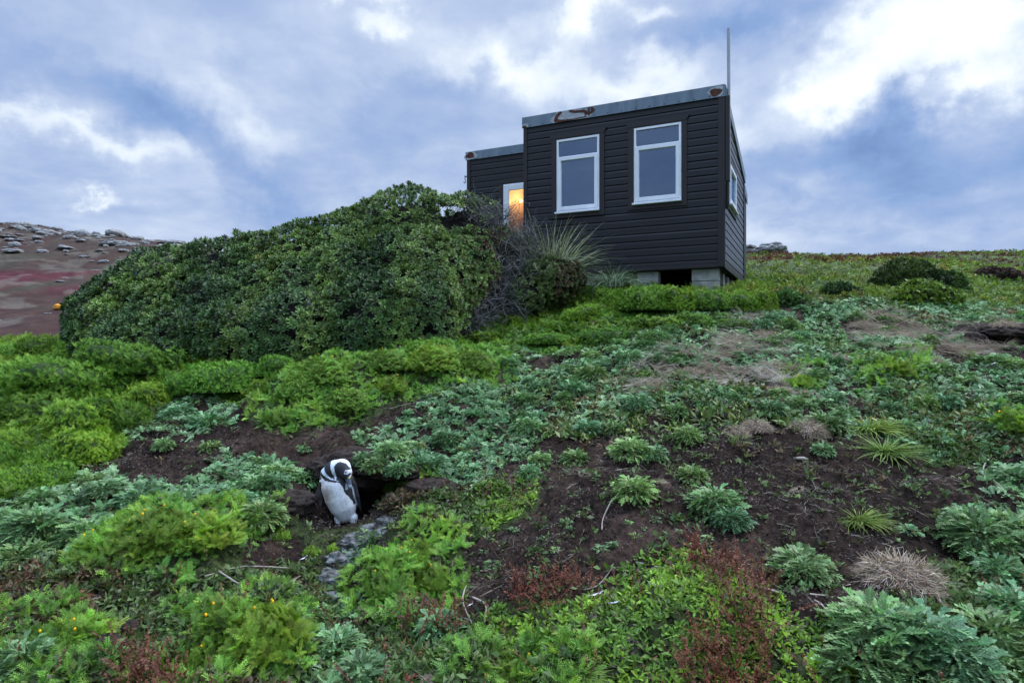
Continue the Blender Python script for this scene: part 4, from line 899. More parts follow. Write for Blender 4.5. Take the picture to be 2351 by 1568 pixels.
p = W3(1262, 612, 9.9); tt = plant('grass_tussock', grass_mesh(620, 1.25, .014, .14, (.5, 1.9), cs=((.20, .28, .18), (.46, .55, .42)), pit=(.85, 1.5)), (p[0], p[1], p[2] - .35), M['silver'], 'tall pale green tussock of arching grass leaning against the hut wall', 'grass')
t = T(); v, q = strip(1.32, [.006] * 6, .25); t.add(rot(v, 2.9, 1.42), q, (.3, .27, .15)); V, Q, S = t.get(); tip = V[-1]
for i in range(60):
    l = U(.012, .03); v, q = kite(l, l * .4); t.add(rot(v, U(0, 6.28), U(.6, 1.4)) + V[-1] * U(.84, 1.) , q, shade((.40, .33, .18), .2))
V, Q, S = t.get(); obj('seed_head', np_mesh('seed_head', V, Q, S), M['straw'], tt)
p = W3(1405, 650, 10.1); plant('grass_tussock', grass_mesh(380, .62, .009, .18, (1.2, 2.4), cs=((.14, .21, .12), (.34, .43, .28)), pit=(.5, 1.45)), (p[0], p[1], p[2] - .04), M['silver'], 'low drooping tussock of thin pale grass at the foot of the hut front wall', 'grass')
GM = grass_mesh(300, .34, .010, .07, (.4, 1.5), cs=((.10, .22, .05), (.22, .36, .10)), pit=(.25, 1.3)); gm = None
for (px, py, s, lab) in [(2030, 1040, 1.0, 'largest bright green grass tuft spreading over the peat at the right'), (2000, 990, .85, 'bright green grass tuft just behind the largest one at the right'), (1970, 1195, .62, 'small bright green grass tuft standing alone on the bare peat at the right'),
                        (1180, 1150, .45, 'small green grass tuft among herbs at the centre of the slope'), (1590, 1450, .4, 'long bladed grass tuft mixed into the sorrel at the bottom'), (1340, 1540, .35, 'green grass tuft beside yellow budded mayweed at the bottom edge')]:
    x, y, z = G(px, py)
    if gm is None: o = plant('grass_tuft', GM, (x, y, z), M['leaf'], lab, 'grass', 'bright green grass tufts', U(0, 6), s, s * .55); gm = o.data
    else: plant('grass_tuft', gm, (x, y, z), None, lab, 'grass', 'bright green grass tufts', U(0, 6), s, s * .55)

# --- straw mounds (dead cushions)
def straw_mound(r=.16, n=1500):
    t = T(); m = 14
    ph = np.linspace(0, 2 * math.pi, 24, endpoint=False); th = np.linspace(0, math.pi / 2, 7)
    V = [(r * .9 * math.cos(b) * math.sin(a), r * .9 * math.sin(b) * math.sin(a), r * .5 * math.cos(a) - .02) for a in th for b in ph]
    Q = [(i * 24 + j, (i + 1) * 24 + j, (i + 1) * 24 + (j + 1) % 24, i * 24 + (j + 1) % 24) for i in range(6) for j in range(24)]
    t.add(np.array(V) * (1 + R.normal(0, .05, (len(V), 1))), Q, (.075, .055, .04))
    for i in range(n):
        a = math.acos(1 - U(0, 1)); b = U(0, 6.28); p = np.array((r * .92 * math.cos(b) * math.sin(a), r * .92 * math.sin(b) * math.sin(a), r * .52 * math.cos(a) - .015)); L = U(.03, .075); w = U(.0014, .0028)
        v, q = strip(L, [w, w, w, w * .5], U(-.6, 1.8)); v = v[:, [0, 2, 1]] if R.random() < .4 else v
        t.add(rot(v, b + N_(.8), .9 - a * .9 + N_(.35), N_(.8)) + p, q, shade((.36, .28, .19) if R.random() < .75 else (.50, .44, .36), .22, .04))
    return t.get()
SM = []; SMM = [straw_mound() for _ in range(3)]
mounds = [(2065, 1335, 1.25, 'large straw coloured dead cushion behind the big grey green plant at the lower right'), (1685, 1000, .75, 'pale dead grass hump below a small grey green plant, centre right'), (1735, 985, .75, 'tan dead grass hump touching the paler one, centre right'), (1850, 985, 1.0, 'wide dead grass hump between peat and the bright grass tuft'),
          (1512, 1115, .48, 'round bristly pale dead tuft behind a lobed plant on the peat'), (1840, 1125, .42, 'small sprawling dead tuft alone on the dark peat'), (1790, 905, .8, 'dead grass hump left of the white feather stone on the upper slope'), (1850, 905, .7, 'brownish dead grass hump beside a paler one on the upper slope'),
          (1920, 830, .8, 'flat pale dead grass hump high on the slope, middle'), (2140, 835, .85, 'flat pale dead grass hump high on the slope near the right'), (1590, 850, .9, 'pale dead grass hump below the hut on the upper slope'), (1750, 770, 1., 'dead grass hump with sticks below the right corner of the hut'), (2020, 735, 1.1, 'long pale dead grass hump near the top of the bare area'),
          (2080, 780, 1., 'pale dead grass hump in the upper right bare area'), (2220, 790, .9, 'dead grass hump left of the burrow at the right edge'), (450, 1025, .35, 'small pale dead tuft on the peat bank at the left'), (512, 1055, .28, 'tiny pale dead tuft beside a grey green plant at the left'), (1010, 1560, .6, 'pale dead tuft cut by the bottom edge near the middle'),
          (1650, 890, .6, 'small dead tuft on the upper slope below the hut window'), (1130, 1175, .3, 'tiny bleached dead tuft right of the burrow mound'), (2310, 730, .9, 'faded dead grass hump at the upper right edge'), (2120, 740, .9, 'low dead grass hump right of the long one up the slope')]
for i, (px, py, s, lab) in enumerate(mounds):
    x, y, z = G(px, py); k = i % 3
    if len(SM) <= k: o = plant('dead_cushion', SMM[k], (x, y, z - .01), M['straw'], lab, 'dead plant', 'straw coloured dead cushions', U(0, 6), s); SM.append(o.data)
    else: plant('dead_cushion', SM[k], (x, y, z - .01), None, lab, 'dead plant', 'straw coloured dead cushions', U(0, 6), s, s * U(.7, 1.1))

for (dx, dy, dz, s, lab) in [(.02, .12, .22, .95, 'dead grass hump on top of the burrow roof at the right edge'), (-.36, .10, .04, .8, 'dead grass hump at the left shoulder of the right edge burrow')]:
    plant('dead_cushion', SM[1], (BUR[0] + dx, BUR[1] + dy, float(H0(*BUR)) + dz), None, lab, 'dead plant', 'straw coloured dead cushions', U(0, 6), s, s * .7)
# --- silver plants as individuals
def silver_plant(R0=.15, n=270, L0=.042, hgt=.75, yl=0.):
    t = T()
    for i in range(n):
        a = math.acos(1 - U(0, 1) ** .9); b = U(0, 6.28); k = U(.55, 1.); p = np.array((R0 * math.cos(b) * math.sin(a), R0 * math.sin(b) * math.sin(a), R0 * hgt * math.cos(a))) * k
        L = L0 * U(.7, 1.2); v, q = lobed(L, L * .85, U(.6, 1.7)); y_ = R.random() < yl
        t.add(rot(v, b + N_(.5), 1.15 - a * .75 + N_(.25), N_(.3)) + p * (.8, .8, 1) , q, shade((.16, .20, .06) if y_ else np.array((.150, .290, .142)), .16, .06))
    return t.get()
PR = [silver_plant(), silver_plant(.17, 340, .044, .65), silver_plant(.12, 120, .04, .5, .12), silver_plant(.10, 50, .045, .35)]; PM = []
def put_silver(px, py, s, k, lab, sz=None):
    x, y, z = G(px, py); g = 'grey green lobed leaf plants on the peat slope'
    if len(PM) <= k:
        while len(PM) <= k: PM.append(None)
    if PM[k] is None: o = plant('ragwort_plant', PR[k], (x, y, z), M['silver'], lab, 'plant', g, U(0, 6), s, sz); PM[k] = o.data
    else: plant('ragwort_plant', PM[k], (x, y, z), None, lab, 'plant', g, U(0, 6), s, sz)
for (px, py, s, k, lab) in [(1640, 1170, 1.25, 1, 'big grey green lobed plant amid the bare peat, right of the small seedlings'), (1590, 1105, .8, 0, 'grey green plant right behind the big one in the middle of the peat'), (1680, 1210, .8, 1, 'lower front part plant touching the big grey green one on the peat'), (1455, 1150, 1.0, 1, 'grey green plant with the bristly dead tuft at its upper right'),
          (1838, 1300, 1.15, 1, 'tall rounded grey green plant alone on the peat, lower right centre'), (1850, 1340, .8, 0, 'smaller clump hugging the tall rounded plant, lower right centre'), (1322, 1055, .85, 0, 'grey green rosette on open peat left of centre line'), (1448, 1055, 1.1, 1, 'wide grey green plant with fresh green edge on open peat'), (1500, 1062, .8, 0, 'grey green clump at the right side of the wide one'),
          (1580, 1010, 1.0, 0, 'grey green plant left of the pale dead grass humps'), (1350, 995, .9, 0, 'grey green rosette at the upper edge of the peat'), (1415, 990, .8, 0, 'grey green rosette right of another at the upper edge of the peat'), (1550, 955, .8, 0, 'small grey green plant below the turf mound, middle'), (1665, 975, .6, 2, 'small fresh plant on top of the pale dead grass hump'),
          (2260, 1260, 1.5, 1, 'large drooping grey green plant at the right edge'), (2330, 1240, 1.3, 1, 'grey green plant cut by the right edge, mid height'), (2290, 1330, 1.1, 0, 'grey green plant under the large drooping one at the right edge'), (2330, 1110, 1.2, 1, 'dense grey green plant at the right edge beside a pale stick'), (2085, 1225, .6, 2, 'low grey green plant right of the small bright grass tuft'),
          (2020, 1480, 1.45, 1, 'very large grey green lobed plant in front of the straw coloured cushion'), (2120, 1500, 1.4, 1, 'very large grey green plant, right half of the lower right clump'), (1980, 1550, 1.2, 1, 'grey green plant at the bottom edge below the very large clump'), (2080, 1570, 1.2, 0, 'grey green plant at the bottom edge, centre of the lower right clump'), (2190, 1560, 1.2, 1, 'grey green plant at the bottom edge right of the clump'),
          (2270, 1480, 1.3, 1, 'grey green plant filling the lower right corner'), (2330, 1430, 1.3, 1, 'grey green plant above the lower right corner at the right edge'), (2330, 1540, 1.2, 1, 'grey green plant in the extreme lower right corner'), (1890, 1045, .6, 0, 'low grey green plant left of the largest bright grass tuft'), (1240, 1070, .7, 0, 'grey green plant at the left rim of the open peat'),
          (1215, 1095, .7, 0, 'grey green plant on the rim just above small herbs'), (870, 1060, 1.2, 1, 'dark grey green plant hanging over the burrow right of the penguin'), (850, 1100, 1.0, 1, 'grey green plant drooping over the dark burrow mouth'), (900, 1100, .9, 0, 'grey green plant above the burrow roof'), (700, 1110, .9, 0, 'grey green plant left of the penguin shoulder'),
          (640, 1100, 1.1, 1, 'grey green plant on the bank left of the penguin'), (590, 1130, 1.1, 1, 'grey green plant beside the rounded soil lump left of the penguin'), (600, 1190, 1.1, 1, 'grey green plant hanging below the bank left of the penguin'), (375, 1035, .7, 0, 'grey green plant on the bare bank at the left'), (485, 1030, .8, 0, 'silvery plant on the bare bank near a pale dead tuft'),
          (215, 1110, .8, 0, 'grey green plant at the left end of the bare bank'), (440, 1105, .6, 2, 'small grey green plant at the foot of the bare bank'), (700, 1030, .5, 2, 'small silvery plant behind the penguin on the bank'), (545, 990, .3, 3, 'tiny silvery plant at the top of the bank'), (80, 1240, 1.3, 1, 'grey green plant at the left edge'), (200, 1240, 1.3, 1, 'grey green plant near the left edge behind yellow flowered herbs'),
          (320, 1160, 1.1, 1, 'grey green plant on the lower left bank'), (430, 1170, 1.1, 1, 'grey green plant right of another on the lower left bank'), (1770, 955, .9, 1, 'dark grey green plant right of the pale stick, upper slope'), (1830, 940, .9, 0, 'grey green plant on the upper slope behind a dead grass hump'), (850, 1260, .9, 0, 'bluish plant between the lichen rocks and the mayweed'), (820, 1300, .8, 0, 'bluish plant beside the lower lichen rock'),
          (770, 1500, 1.0, 0, 'silvery plant at the bottom left of centre'), (1010, 1450, .9, 0, 'grey green plant beside the bent sticks at the bottom'), (830, 1560, .9, 1, 'grey green plant at the bottom edge left of the pale dead tuft'), (1130, 1300, .5, 2, 'small bluish plant near the mayweed edge')]:
    put_silver(px, py, s, k, lab)
# seedlings on open peat
sl = 'tiny green seedling on the open dark peat'
for i in range(26):
    px, py = [(1245, 1240), (1310, 1215), (1380, 1275), (1460, 1240), (1405, 1260), (1110, 1285), (1300, 1190), (1500, 1200), (1550, 1185), (1480, 1225), (1440, 1215), (1750, 1190), (2000, 1130), (1950, 1110), (2090, 1100), (2200, 1040), (1240, 1305), (1340, 1235), (1180, 1215), (1620, 1240), (2150, 1330), (2120, 1110), (1560, 1230), (1370, 1225), (1275, 1275), (1640, 1015)][i]
    x, y, z = G(px, py); k = 3; o = plant('seedling', PM[3], (x, y, z), None, sl, 'plant', 'seedlings on the bare peat', U(0, 6), U(.22, .5))
# many more plants up the slope and in the carpets
cnt = 0; rg = np.random.default_rng(5)
while cnt < 210:
    u = rg.uniform(-.85, .85); Y = math.sqrt(rg.uniform(2.4 ** 2, 8.6 ** 2)); x = u * Y; px, py = topix(x, Y, float(H0(x, Y)))
    w = float(zs(Zs, np.array(px), np.array(py))); 
    if rg.random() > w * .95 + .012: continue
    if math.hypot((x - PEN[0]) / .3, (Y - PEN[1]) / .3) < 1: continue
    if 640 < px < 860 and 1100 < py < 1230: continue
    z = float(H(x, Y)); s = rg.uniform(.55, 1.15); k = int(rg.integers(0, 3)); side = 'left of the penguin' if px < 700 else 'on the slope above the burrow' if px < 1250 else 'on the upper slope below the hut' if (px < 1900 and py < 900) else 'on the upper slope at the right' if py < 900 else 'on the right side of the slope'
    plant('ragwort_plant', PM[k], (x, Y, z), None, 'grey green lobed leaf plant among many alike ' + side, 'plant', 'grey green lobed leaf plants ' + side, rg.uniform(0, 6), s, s * rg.uniform(.7, 1.1)); cnt += 1
# --- mayweed bushes with yellow buds
def may_plant(R0=.16, n=190, bud=6):
    t = T(); base = [t_feather() for _ in range(6)]
    for i in range(n):
        a = math.acos(1 - U(0, 1)); b = U(0, 6.28); p = np.array((R0 * math.cos(b) * math.sin(a), R0 * math.sin(b) * math.sin(a), R0 * .8 * math.cos(a))) * U(.6, 1)
        V, Q, S = base[int(R.integers(0, 6))]; t.add(rot(V, b, -(a * .5), N_(.2)) * U(.7, 1.1) + p, Q, S * shade((.16, .32, .065), .2, .08))
    m = t.get(); BUDS.append([])
    for i in range(bud):
        a = U(0, .9); b = U(0, 6.28); p = np.array((R0 * math.cos(b) * math.sin(a), R0 * math.sin(b) * math.sin(a), R0 * .8 * math.cos(a) + .05)); r = U(.005, .007)
        ph = np.linspace(0, 2 * math.pi, 6, endpoint=False)
        V = [(p[0] + r * w_ * math.cos(q), p[1] + r * w_ * math.sin(q), p[2] + r * h_) for (w_, h_) in ((.5, -1), (1, -.2), (.85, .7), (.2, 1.3)) for q in ph]
        BUDS[-1].append(p); f = T(); V = [tuple(np.array(v) - p) for v in V]
        f.add(V, [(i_ * 6 + j, i_ * 6 + (j + 1) % 6, (i_ + 1) * 6 + (j + 1) % 6, (i_ + 1) * 6 + j) for i_ in range(3) for j in range(6)], (.75, .55, .02))
        f.add([(-.001, 0, -.06), (.001, 0, -.06), (.001, 0, -r), (-.001, 0, -r)], [(0, 1, 2, 3)], (.2, .3, .06))
    return m, f.get()
BUDS = []
MAY = []; MP = [may_plant(bud=2), may_plant(.13, 140, 1), may_plant(.2, 300, 3), may_plant(.34, 800, 4)]
def put_may(px, py, s, k, lab):
    x, y, z = G(px, py); g = 'yellow green mayweed bushes'; rz = U(0, 6)
    if s >= 1.3: k = 3; s /= 1.9
    while len(MAY) <= k: MAY.append(None)
    if MAY[k] is None: o = plant('mayweed_bush', MP[k][0], (x, y, z - .03), M['leaf'], lab, 'plant', g, rz, s); MAY[k] = o.data
    else: o = plant('mayweed_bush', MAY[k], (x, y, z - .03), None, lab, 'plant', g, rz, s)
    for q in BUDS[k]:
        b = obj('flower_bud', BUDME, None, o); b.location = q
BUDME = np_mesh('flower_bud', *MP[0][1]); BUDME.materials.append(M['leaf'])
for (px, py, s, k, lab) in [(735, 870, 1.7, 2, 'tall rounded light green mayweed bush, left of the pair behind the bank'), (690, 900, 1.3, 0, 'mayweed bush at the left foot of the tall rounded one'), (990, 850, 1.7, 2, 'broad yellowish green mayweed bush in front of the dead branches'), (1080, 850, 1.4, 2, 'yellowish mayweed bush right of the broad one'), (880, 850, 1.4, 0, 'mayweed bush between the two large light green ones'), (800, 930, 1.3, 0, 'yellowish mayweed bush above the bare bank'),
          (640, 960, 1.0, 1, 'yellow tinged mayweed bush on the edge of the bare bank'), (900, 900, 1.2, 1, 'low mayweed bush at the right end of the light green patch'), (1200, 740, 1.3, 0, 'light green bush at the foot of the small dark shrub'), (765, 1262, .35, 1, 'small mayweed bush in front of the penguin feet'), (715, 1265, .4, 1, 'small mayweed bush left of the lichen rock'), (960, 1260, .9, 1, 'yellow green mayweed bush right of the lichen rocks'),
          (900, 1300, .9, 0, 'mayweed bush with tangled stems right of the lichen rocks'), (1000, 1330, .8, 1, 'mayweed bush at the edge of the dark peat'), (880, 1360, .9, 1, 'mayweed bush above the bent sticks'), (480, 1250, 1.1, 0, 'yellow flowered mayweed bush on the lower left bank, right part'), (360, 1240, 1.1, 2, 'yellow flowered mayweed bush on the lower left bank, middle'), (230, 1270, 1.0, 0, 'yellow flowered mayweed bush on the lower left bank, left part'),
          (520, 1440, 1.0, 0, 'bright mayweed bush at the lower left, right of the dark clod'), (600, 1480, 1.0, 2, 'bright mayweed bush at the bottom left of centre'), (480, 1520, .8, 1, 'mayweed bush at the bottom edge left of a larger one'), (1150, 1540, .7, 0, 'yellow budded mayweed bush at the bottom centre'), (1230, 1550, .7, 1, 'mayweed bush right of the yellow budded one at the bottom'), (1330, 1490, .5, 1, 'small mayweed bush beside the sorrel'), (920, 1110, .8, 0, 'fresh green mayweed bush right of the burrow'),
          (980, 1090, .7, 1, 'fresh green mayweed bush farther right of the burrow'), (2050, 870, 1.1, 0, 'fresh green herb bush with yellow flowers on the upper right slope'), (1840, 880, .9, 1, 'olive green herb bush on the upper slope'), (2330, 985, 1.1, 0, 'yellow green herb bush at the right edge'), (640, 1225, .55, 1, 'green mayweed bush in the hollow left of the penguin feet'), (100, 1500, .9, 1, 'pale green mayweed bush in the lower left corner'), (180, 1470, .9, 0, 'green mayweed bush left of the dark clod')]:
    put_may(px, py, s, k, lab)
# --- rounded cushion mounds
def cushion_mound(R0=.45, n=1500, hgt=.62, k0=(.085, .22, .038), k1=(.18, .36, .055)):
    t = T(); base = [t_feather() for _ in range(5)]; lob = [(U(0, 6.28), U(.5, 1.0), U(.10, .22)) for _ in range(9)]
    V = []; ph = np.linspace(0, 2 * math.pi, 28, endpoint=False); th = np.linspace(0, math.pi / 2, 8)
    def rad(a, b): return 1 + sum(h * math.exp(-(((b - c + math.pi) % (2 * math.pi) - math.pi) ** 2 + ((a - e) * 1.3) ** 2) / .18) for c, e, h in lob) - .12
    for a in th:
        for b in ph: q = R0 * .86 * rad(a, b); V.append((q * math.cos(b) * math.sin(a), q * math.sin(b) * math.sin(a), q * hgt * math.cos(a) - .04))
    t.add(V, [(i * 28 + j, (i + 1) * 28 + j, (i + 1) * 28 + (j + 1) % 28, i * 28 + (j + 1) % 28) for i in range(7) for j in range(28)], (.03, .07, .018))
    for i in range(n):
        a = math.acos(1 - U(0, 1.0)); b = U(0, 6.28); q = R0 * rad(a, b) * U(.84, .98); p = np.array((q * math.cos(b) * math.sin(a), q * math.sin(b) * math.sin(a), q * hgt * math.cos(a) - .03))
        Vb, Q, S = base[int(R.integers(0, 5))]; c = np.array(k0) + (np.array(k1) - np.array(k0)) * U(0, 1); t.add(rot(Vb, b, -(a * .55), N_(.25)) * U(.45, .85) + p, Q, S * c)
    return t.get()
CMP = [cushion_mound(), cushion_mound(.52, 1700, .6), cushion_mound(.38, 1200, .8, (.10, .25, .04), (.22, .40, .065))]; CMM = []
rg2 = np.random.default_rng(21)
for i, (px, py, s_) in enumerate([(30, 815, .8), (110, 805, .75), (200, 812, 1.1), (300, 838, 1.1), (375, 858, .8), (55, 870, .9), (150, 890, 1.1), (250, 905, .9), (335, 925, .8), (430, 890, .8), (500, 880, .7), (570, 868, .8), (480, 838, .7), (640, 850, .6), (10, 940, .9), (95, 960, .9), (185, 985, .9), (265, 975, .7), (35, 1030, .8), (125, 1050, .75),
        (205, 1040, .6), (15, 1110, .6), (90, 1110, .5), (420, 845, .7), (545, 830, .6), (-60, 870, .9), (-70, 980, .9), (-40, 1080, .7), (600, 905, .5), (1180, 752, .8), (1250, 775, .7), (1120, 778, .7), (1330, 722, .8), (1400, 702, .8), (1480, 704, .8), (1550, 706, .8), (1620, 704, .75), (1690, 712, .7), (1745, 712, .6), (1380, 772, .7), (1455, 752, .7), (1530, 745, .7), (1050, 795, .6), (980, 800, .6), (1215, 725, .8), (1290, 745, .8), (1310, 690, .7), (1600, 738, .6), (1670, 742, .5)]):
    x, y, z = G(px, py, 2.5); side = px < 900; z = float(H(x, y, False)) + (-.04 if side else (-.02 if py < 716 else -.07)); k = int(rg2.integers(0, 3)) if len(CMM) > 2 else i % 3
    lab = 'rounded feathery green cushion mound among many at the left below the big shrub' if side else 'rounded feathery green cushion mound in the row below the hut'; g = 'green cushion mounds at the left' if side else 'green cushion mounds below the hut'
    if len(CMM) <= k: o = plant('cushion_mound', CMP[k], (x, y, z), M['cushion'], lab, 'plant', g, 0, s_); CMM.append(o.data)
    else: o = plant('cushion_mound', CMM[k], (x, y, z), None, lab, 'plant', g, rg2.uniform(0, 6), s_ * (q_ := rg2.uniform(.8, 1.25)), s_ * (rg2.uniform(.9, 1.6) if side else rg2.uniform(1.15, 1.6) if py < 716 else rg2.uniform(.65, 1.05)) * (.5 + .5 * q_))
# --- shrubs on the far slope
def hill_shrub(name, px, base, wpx, hpx, cs, lab, cat='shrub', dens=150, bt=None, ck=.8):
    x, y, z = G(px, base, 5.); r = np.array((wpx / F * y * .36, wpx / F * y * .33, hpx / F * y * .72)); c = np.array((x, y + r[1] * .7, z + hpx / F * y - r[2] * .92))
    E = [(c, r), (c + (-r[0] * .55, -.1, -r[2] * .25), r * .75), (c + (r[0] * .6, -.1, -r[2] * .22), r * .75)]
    return hebe(name, E, dens, lambda P: tints(P, cs, 1.5, .25, 105), 1., lab, cat, corek=ck, tm=bt or [t_blob(.085, 14) for _ in range(4)], mat=M['leaf'], cm=M['core_green'])
MG = [(.065, .19, .032), (.12, .29, .045)]; MT_ = [t_blob(.055, 16) for _ in range(4)]
dg_ = [(.022, .055, .024), (.045, .095, .034), (.065, .13, .045)]
hill_shrub('dark_green_shrub', 2105, 668, 175, 62, dg_, 'dark green rounded shrub, the largest on the right hillside')
hill_shrub('dark_green_shrub', 1932, 684, 70, 26, [(.04, .09, .03), (.07, .14, .045)], 'small dark green shrub left of the largest on the right hillside')
hill_shrub('dark_green_shrub', 1815, 706, 80, 30, [(.05, .12, .03), (.08, .17, .045)], 'low dark green hummock nearest the hut on the right hillside')
hill_shrub('dark_green_shrub', 2195, 672, 60, 44, [(.035, .09, .028), (.06, .13, .04)], 'mid green shrub touching the right side of the largest one')
hill_shrub('brown_heath_shrub', 2300, 643, 120, 27, [(.05, .030, .028), (.085, .058, .05)], 'low dark brown heath hummock on the right hillside near the edge', 'shrub')
hill_shrub('light_green_shrub', 2140, 702, 150, 46, [(.08, .17, .035), (.12, .22, .05)], 'light green herb mound below the largest dark shrub on the hillside')
# --- dry twig bushlet
# --- sticks
def stick(pts, r, lab, c=(.34, .29, .23), name='stick', br=()):
    m = MB(); P = [G(a, b) for a, b in pts]; P = [(x, y, z + .012 + (r if 0 < i < len(P) - 1 else 0)) for i, (x, y, z) in enumerate(P)]
    o0 = P[0]; L = [tuple(np.array(p) - o0) for p in P]
    if len(L) == 2: L = [L[0], tuple((np.array(L[0]) * .5 + np.array(L[1]) * .5) + (0, 0, .01)), L[1]]
    # smooth
    Q = []
    for i in range(len(L) - 1):
        for k in range(4):
            a = k / 4; p0, p1, p2, p3 = (np.array(L[max(i - 1, 0)]), np.array(L[i]), np.array(L[i + 1]), np.array(L[min(i + 2, len(L) - 1)]))
            Q.append(.5 * ((2 * p1) + (-p0 + p2) * a + (2 * p0 - 5 * p1 + 4 * p2 - p3) * a * a + (-p0 + 3 * p1 - 3 * p2 + p3) * a ** 3))
    Q.append(np.array(L[-1])); n = len(Q); m.tube(Q, [r * (1 - .5 * i / n) * (1 + N_(.08)) for i in range(n)], 6)
    for (i, dx, dy, dz) in br: q = Q[int(i * (n - 1))]; m.tube([q, q + (dx * .5, dy * .5, dz * .6), q + (dx, dy, dz)], [r * .5, r * .4, r * .2], 5)
    o = m.build(name, M['stick'], smooth=True); o.location = o0; return tag(o, lab, 'stick', 'dry sticks and stems on the ground')
M['stick'] = surf('bleached_stick', (.16, .13, .10), (.44, .40, .34), 9., .8, .5, 50., stretch=(1, 1, 1), bdist=.002)
for a in [([(975, 1380), (1010, 1395), (1060, 1412), (1110, 1440)], .0075, 'long pale curved stick lying left to right across the peat edge at the bottom', ((.02, -.015, .03, .04),)), ([(1070, 1355), (1062, 1385), (1075, 1420), (1090, 1450)], .005, 'upright bent stem crossing the long pale stick'), ([(1085, 1375), (1115, 1395), (1112, 1440)], .0055, 'hooked stem right of the crossing sticks'),
          ([(1405, 1162), (1385, 1190), (1382, 1228)], .0055, 'curved pale stick standing on the middle of the peat'), ([(1340, 1360), (1375, 1340), (1408, 1310)], .004, 'thin dark twig above the red seed spikes'), ([(1460, 1298), (1520, 1302), (1545, 1308)], .006, 'pale stick along the top edge of the sorrel patch'), ([(2275, 1043), (2258, 1080), (2262, 1110)], .0065, 'bent pale stick near the right edge beside a dense plant'),
          ([(1850, 1530), (1885, 1515), (1908, 1488)], .0065, 'short tan stick lying on herbs at the bottom right'), ([(318, 1362), (313, 1400), (306, 1440)], .0075, 'upright pale stick beside the dark clod at the lower left'), ([(306, 1440), (340, 1410), (365, 1385)], .004, 'thin stem slanting away from the upright stick at the lower left'), ([(0, 1415), (45, 1400), (95, 1385)], .005, 'long pale stem at the left edge near the bottom'),
          ([(85, 1302), (105, 1285), (118, 1262)], .004, 'short pale stem in the grey green leaves at the left'), ([(225, 1540), (240, 1510), (258, 1485)], .0045, 'pale curved stem below the dark clod'), ([(195, 1418), (225, 1400)], .004, 'short pale twig above the dark clod'), ([(610, 1066), (625, 1050), (632, 1035)], .003, 'thin pale stem standing on the bare bank'), ([(1690, 1320), (1725, 1300)], .004, 'short pale twig at the right of the peat'),
          ([(1680, 1345), (1760, 1365), (1850, 1380), (1900, 1375)], .007, 'bundle of grey stems behind the red spikes, longest stem'), ([(1700, 1355), (1780, 1378), (1870, 1392)], .006, 'grey stem below the longest one behind the red spikes'), ([(1870, 1385), (1900, 1410)], .005, 'pale stem pointing down to the large grey green plant'), ([(1150, 1060), (1100, 1130)], .003, 'thin stem near the rim of the peat'), ([(1590, 805), (1630, 790), (1660, 775)], .006, 'pale dead stem on the upper slope below the hut corner'),
          ([(1640, 800), (1700, 785), (1750, 790)], .006, 'pale dead stem among dead grass below the hut corner'), ([(1690, 770), (1740, 760)], .006, 'short pale dead stem high below the hut corner'), ([(1740, 930), (1762, 950), (1752, 985)], .005, 'wiry stem hanging between dead grass and peat'), ([(890, 945), (930, 935), (970, 925)], .005, 'pale root at the base of the light green bushes'), ([(1275, 985), (1320, 975)], .005, 'pale stem at the upper rim of the peat'),
          ([(470, 1350), (560, 1335), (680, 1320)], .006, 'brownish root along the hollow left of the lichen rocks'), ([(500, 1345), (600, 1352), (690, 1335)], .005, 'second brownish root just under the first in the hollow'), ([(660, 1560), (700, 1550), (740, 1553)], .005, 'pale stem at the bottom edge left of centre'), ([(525, 1545), (545, 1568)], .005, 'short grey stem at the bottom edge'), ([(2010, 1505), (2045, 1515)], .004, 'short white stem caught in the very large grey green plant')]:
    stick(a[0], a[1], a[2], br=a[3] if len(a) > 3 else ())
x, y, z = G(1822, 1045)
m = MB(); m.tube([(0, 0, .012), (.03, -.01, .016), (.06, -.035, .02), (.09, -.04, .012)], [.008, .012, .013, .006], 8); o = m.build('driftwood_bit', M['stick'], smooth=True); o.location = (x, y, z); tag(o, 'stubby curved pale piece of wood in the hollow left of the bright grass tuft', 'wood')
# --- feathers and pale flecks
M['white'] = surf('white_feather', (.5, .52, .56), (.75, .77, .8), 8., .7, 0)
def feather(px, py, L, rz, lab, up=.3, w=.3):
    x, y, z = G(px, py); m = MB(); n = 7; V = []
    for i in range(n): t = i / (n - 1); ww = L * w * math.sin(math.pi * min(t * .9 + .08, 1)) / 2; V += [(L * t, ww, L * up * t * t + .01), (L * t, -ww, L * up * t * t + .01), (L * t, 0, L * up * t * t + .012)]
    fs = []
    for i in range(n - 1): a = 3 * i; fs += [(a, a + 2, a + 5, a + 3), (a + 2, a + 1, a + 4, a + 5)]
    m.add(V, fs); m.tube([(-L * .15, 0, .008), (L * .5, 0, L * up * .25 + .012), (L * .95, 0, L * up * .9 + .012)], .0012, 4)
    o = m.build('feather', M['white'], fix=False); o.location = (x, y, z + .015); o.rotation_euler = (0, 0, rz); tag(o, lab, 'feather', 'shed white feathers')
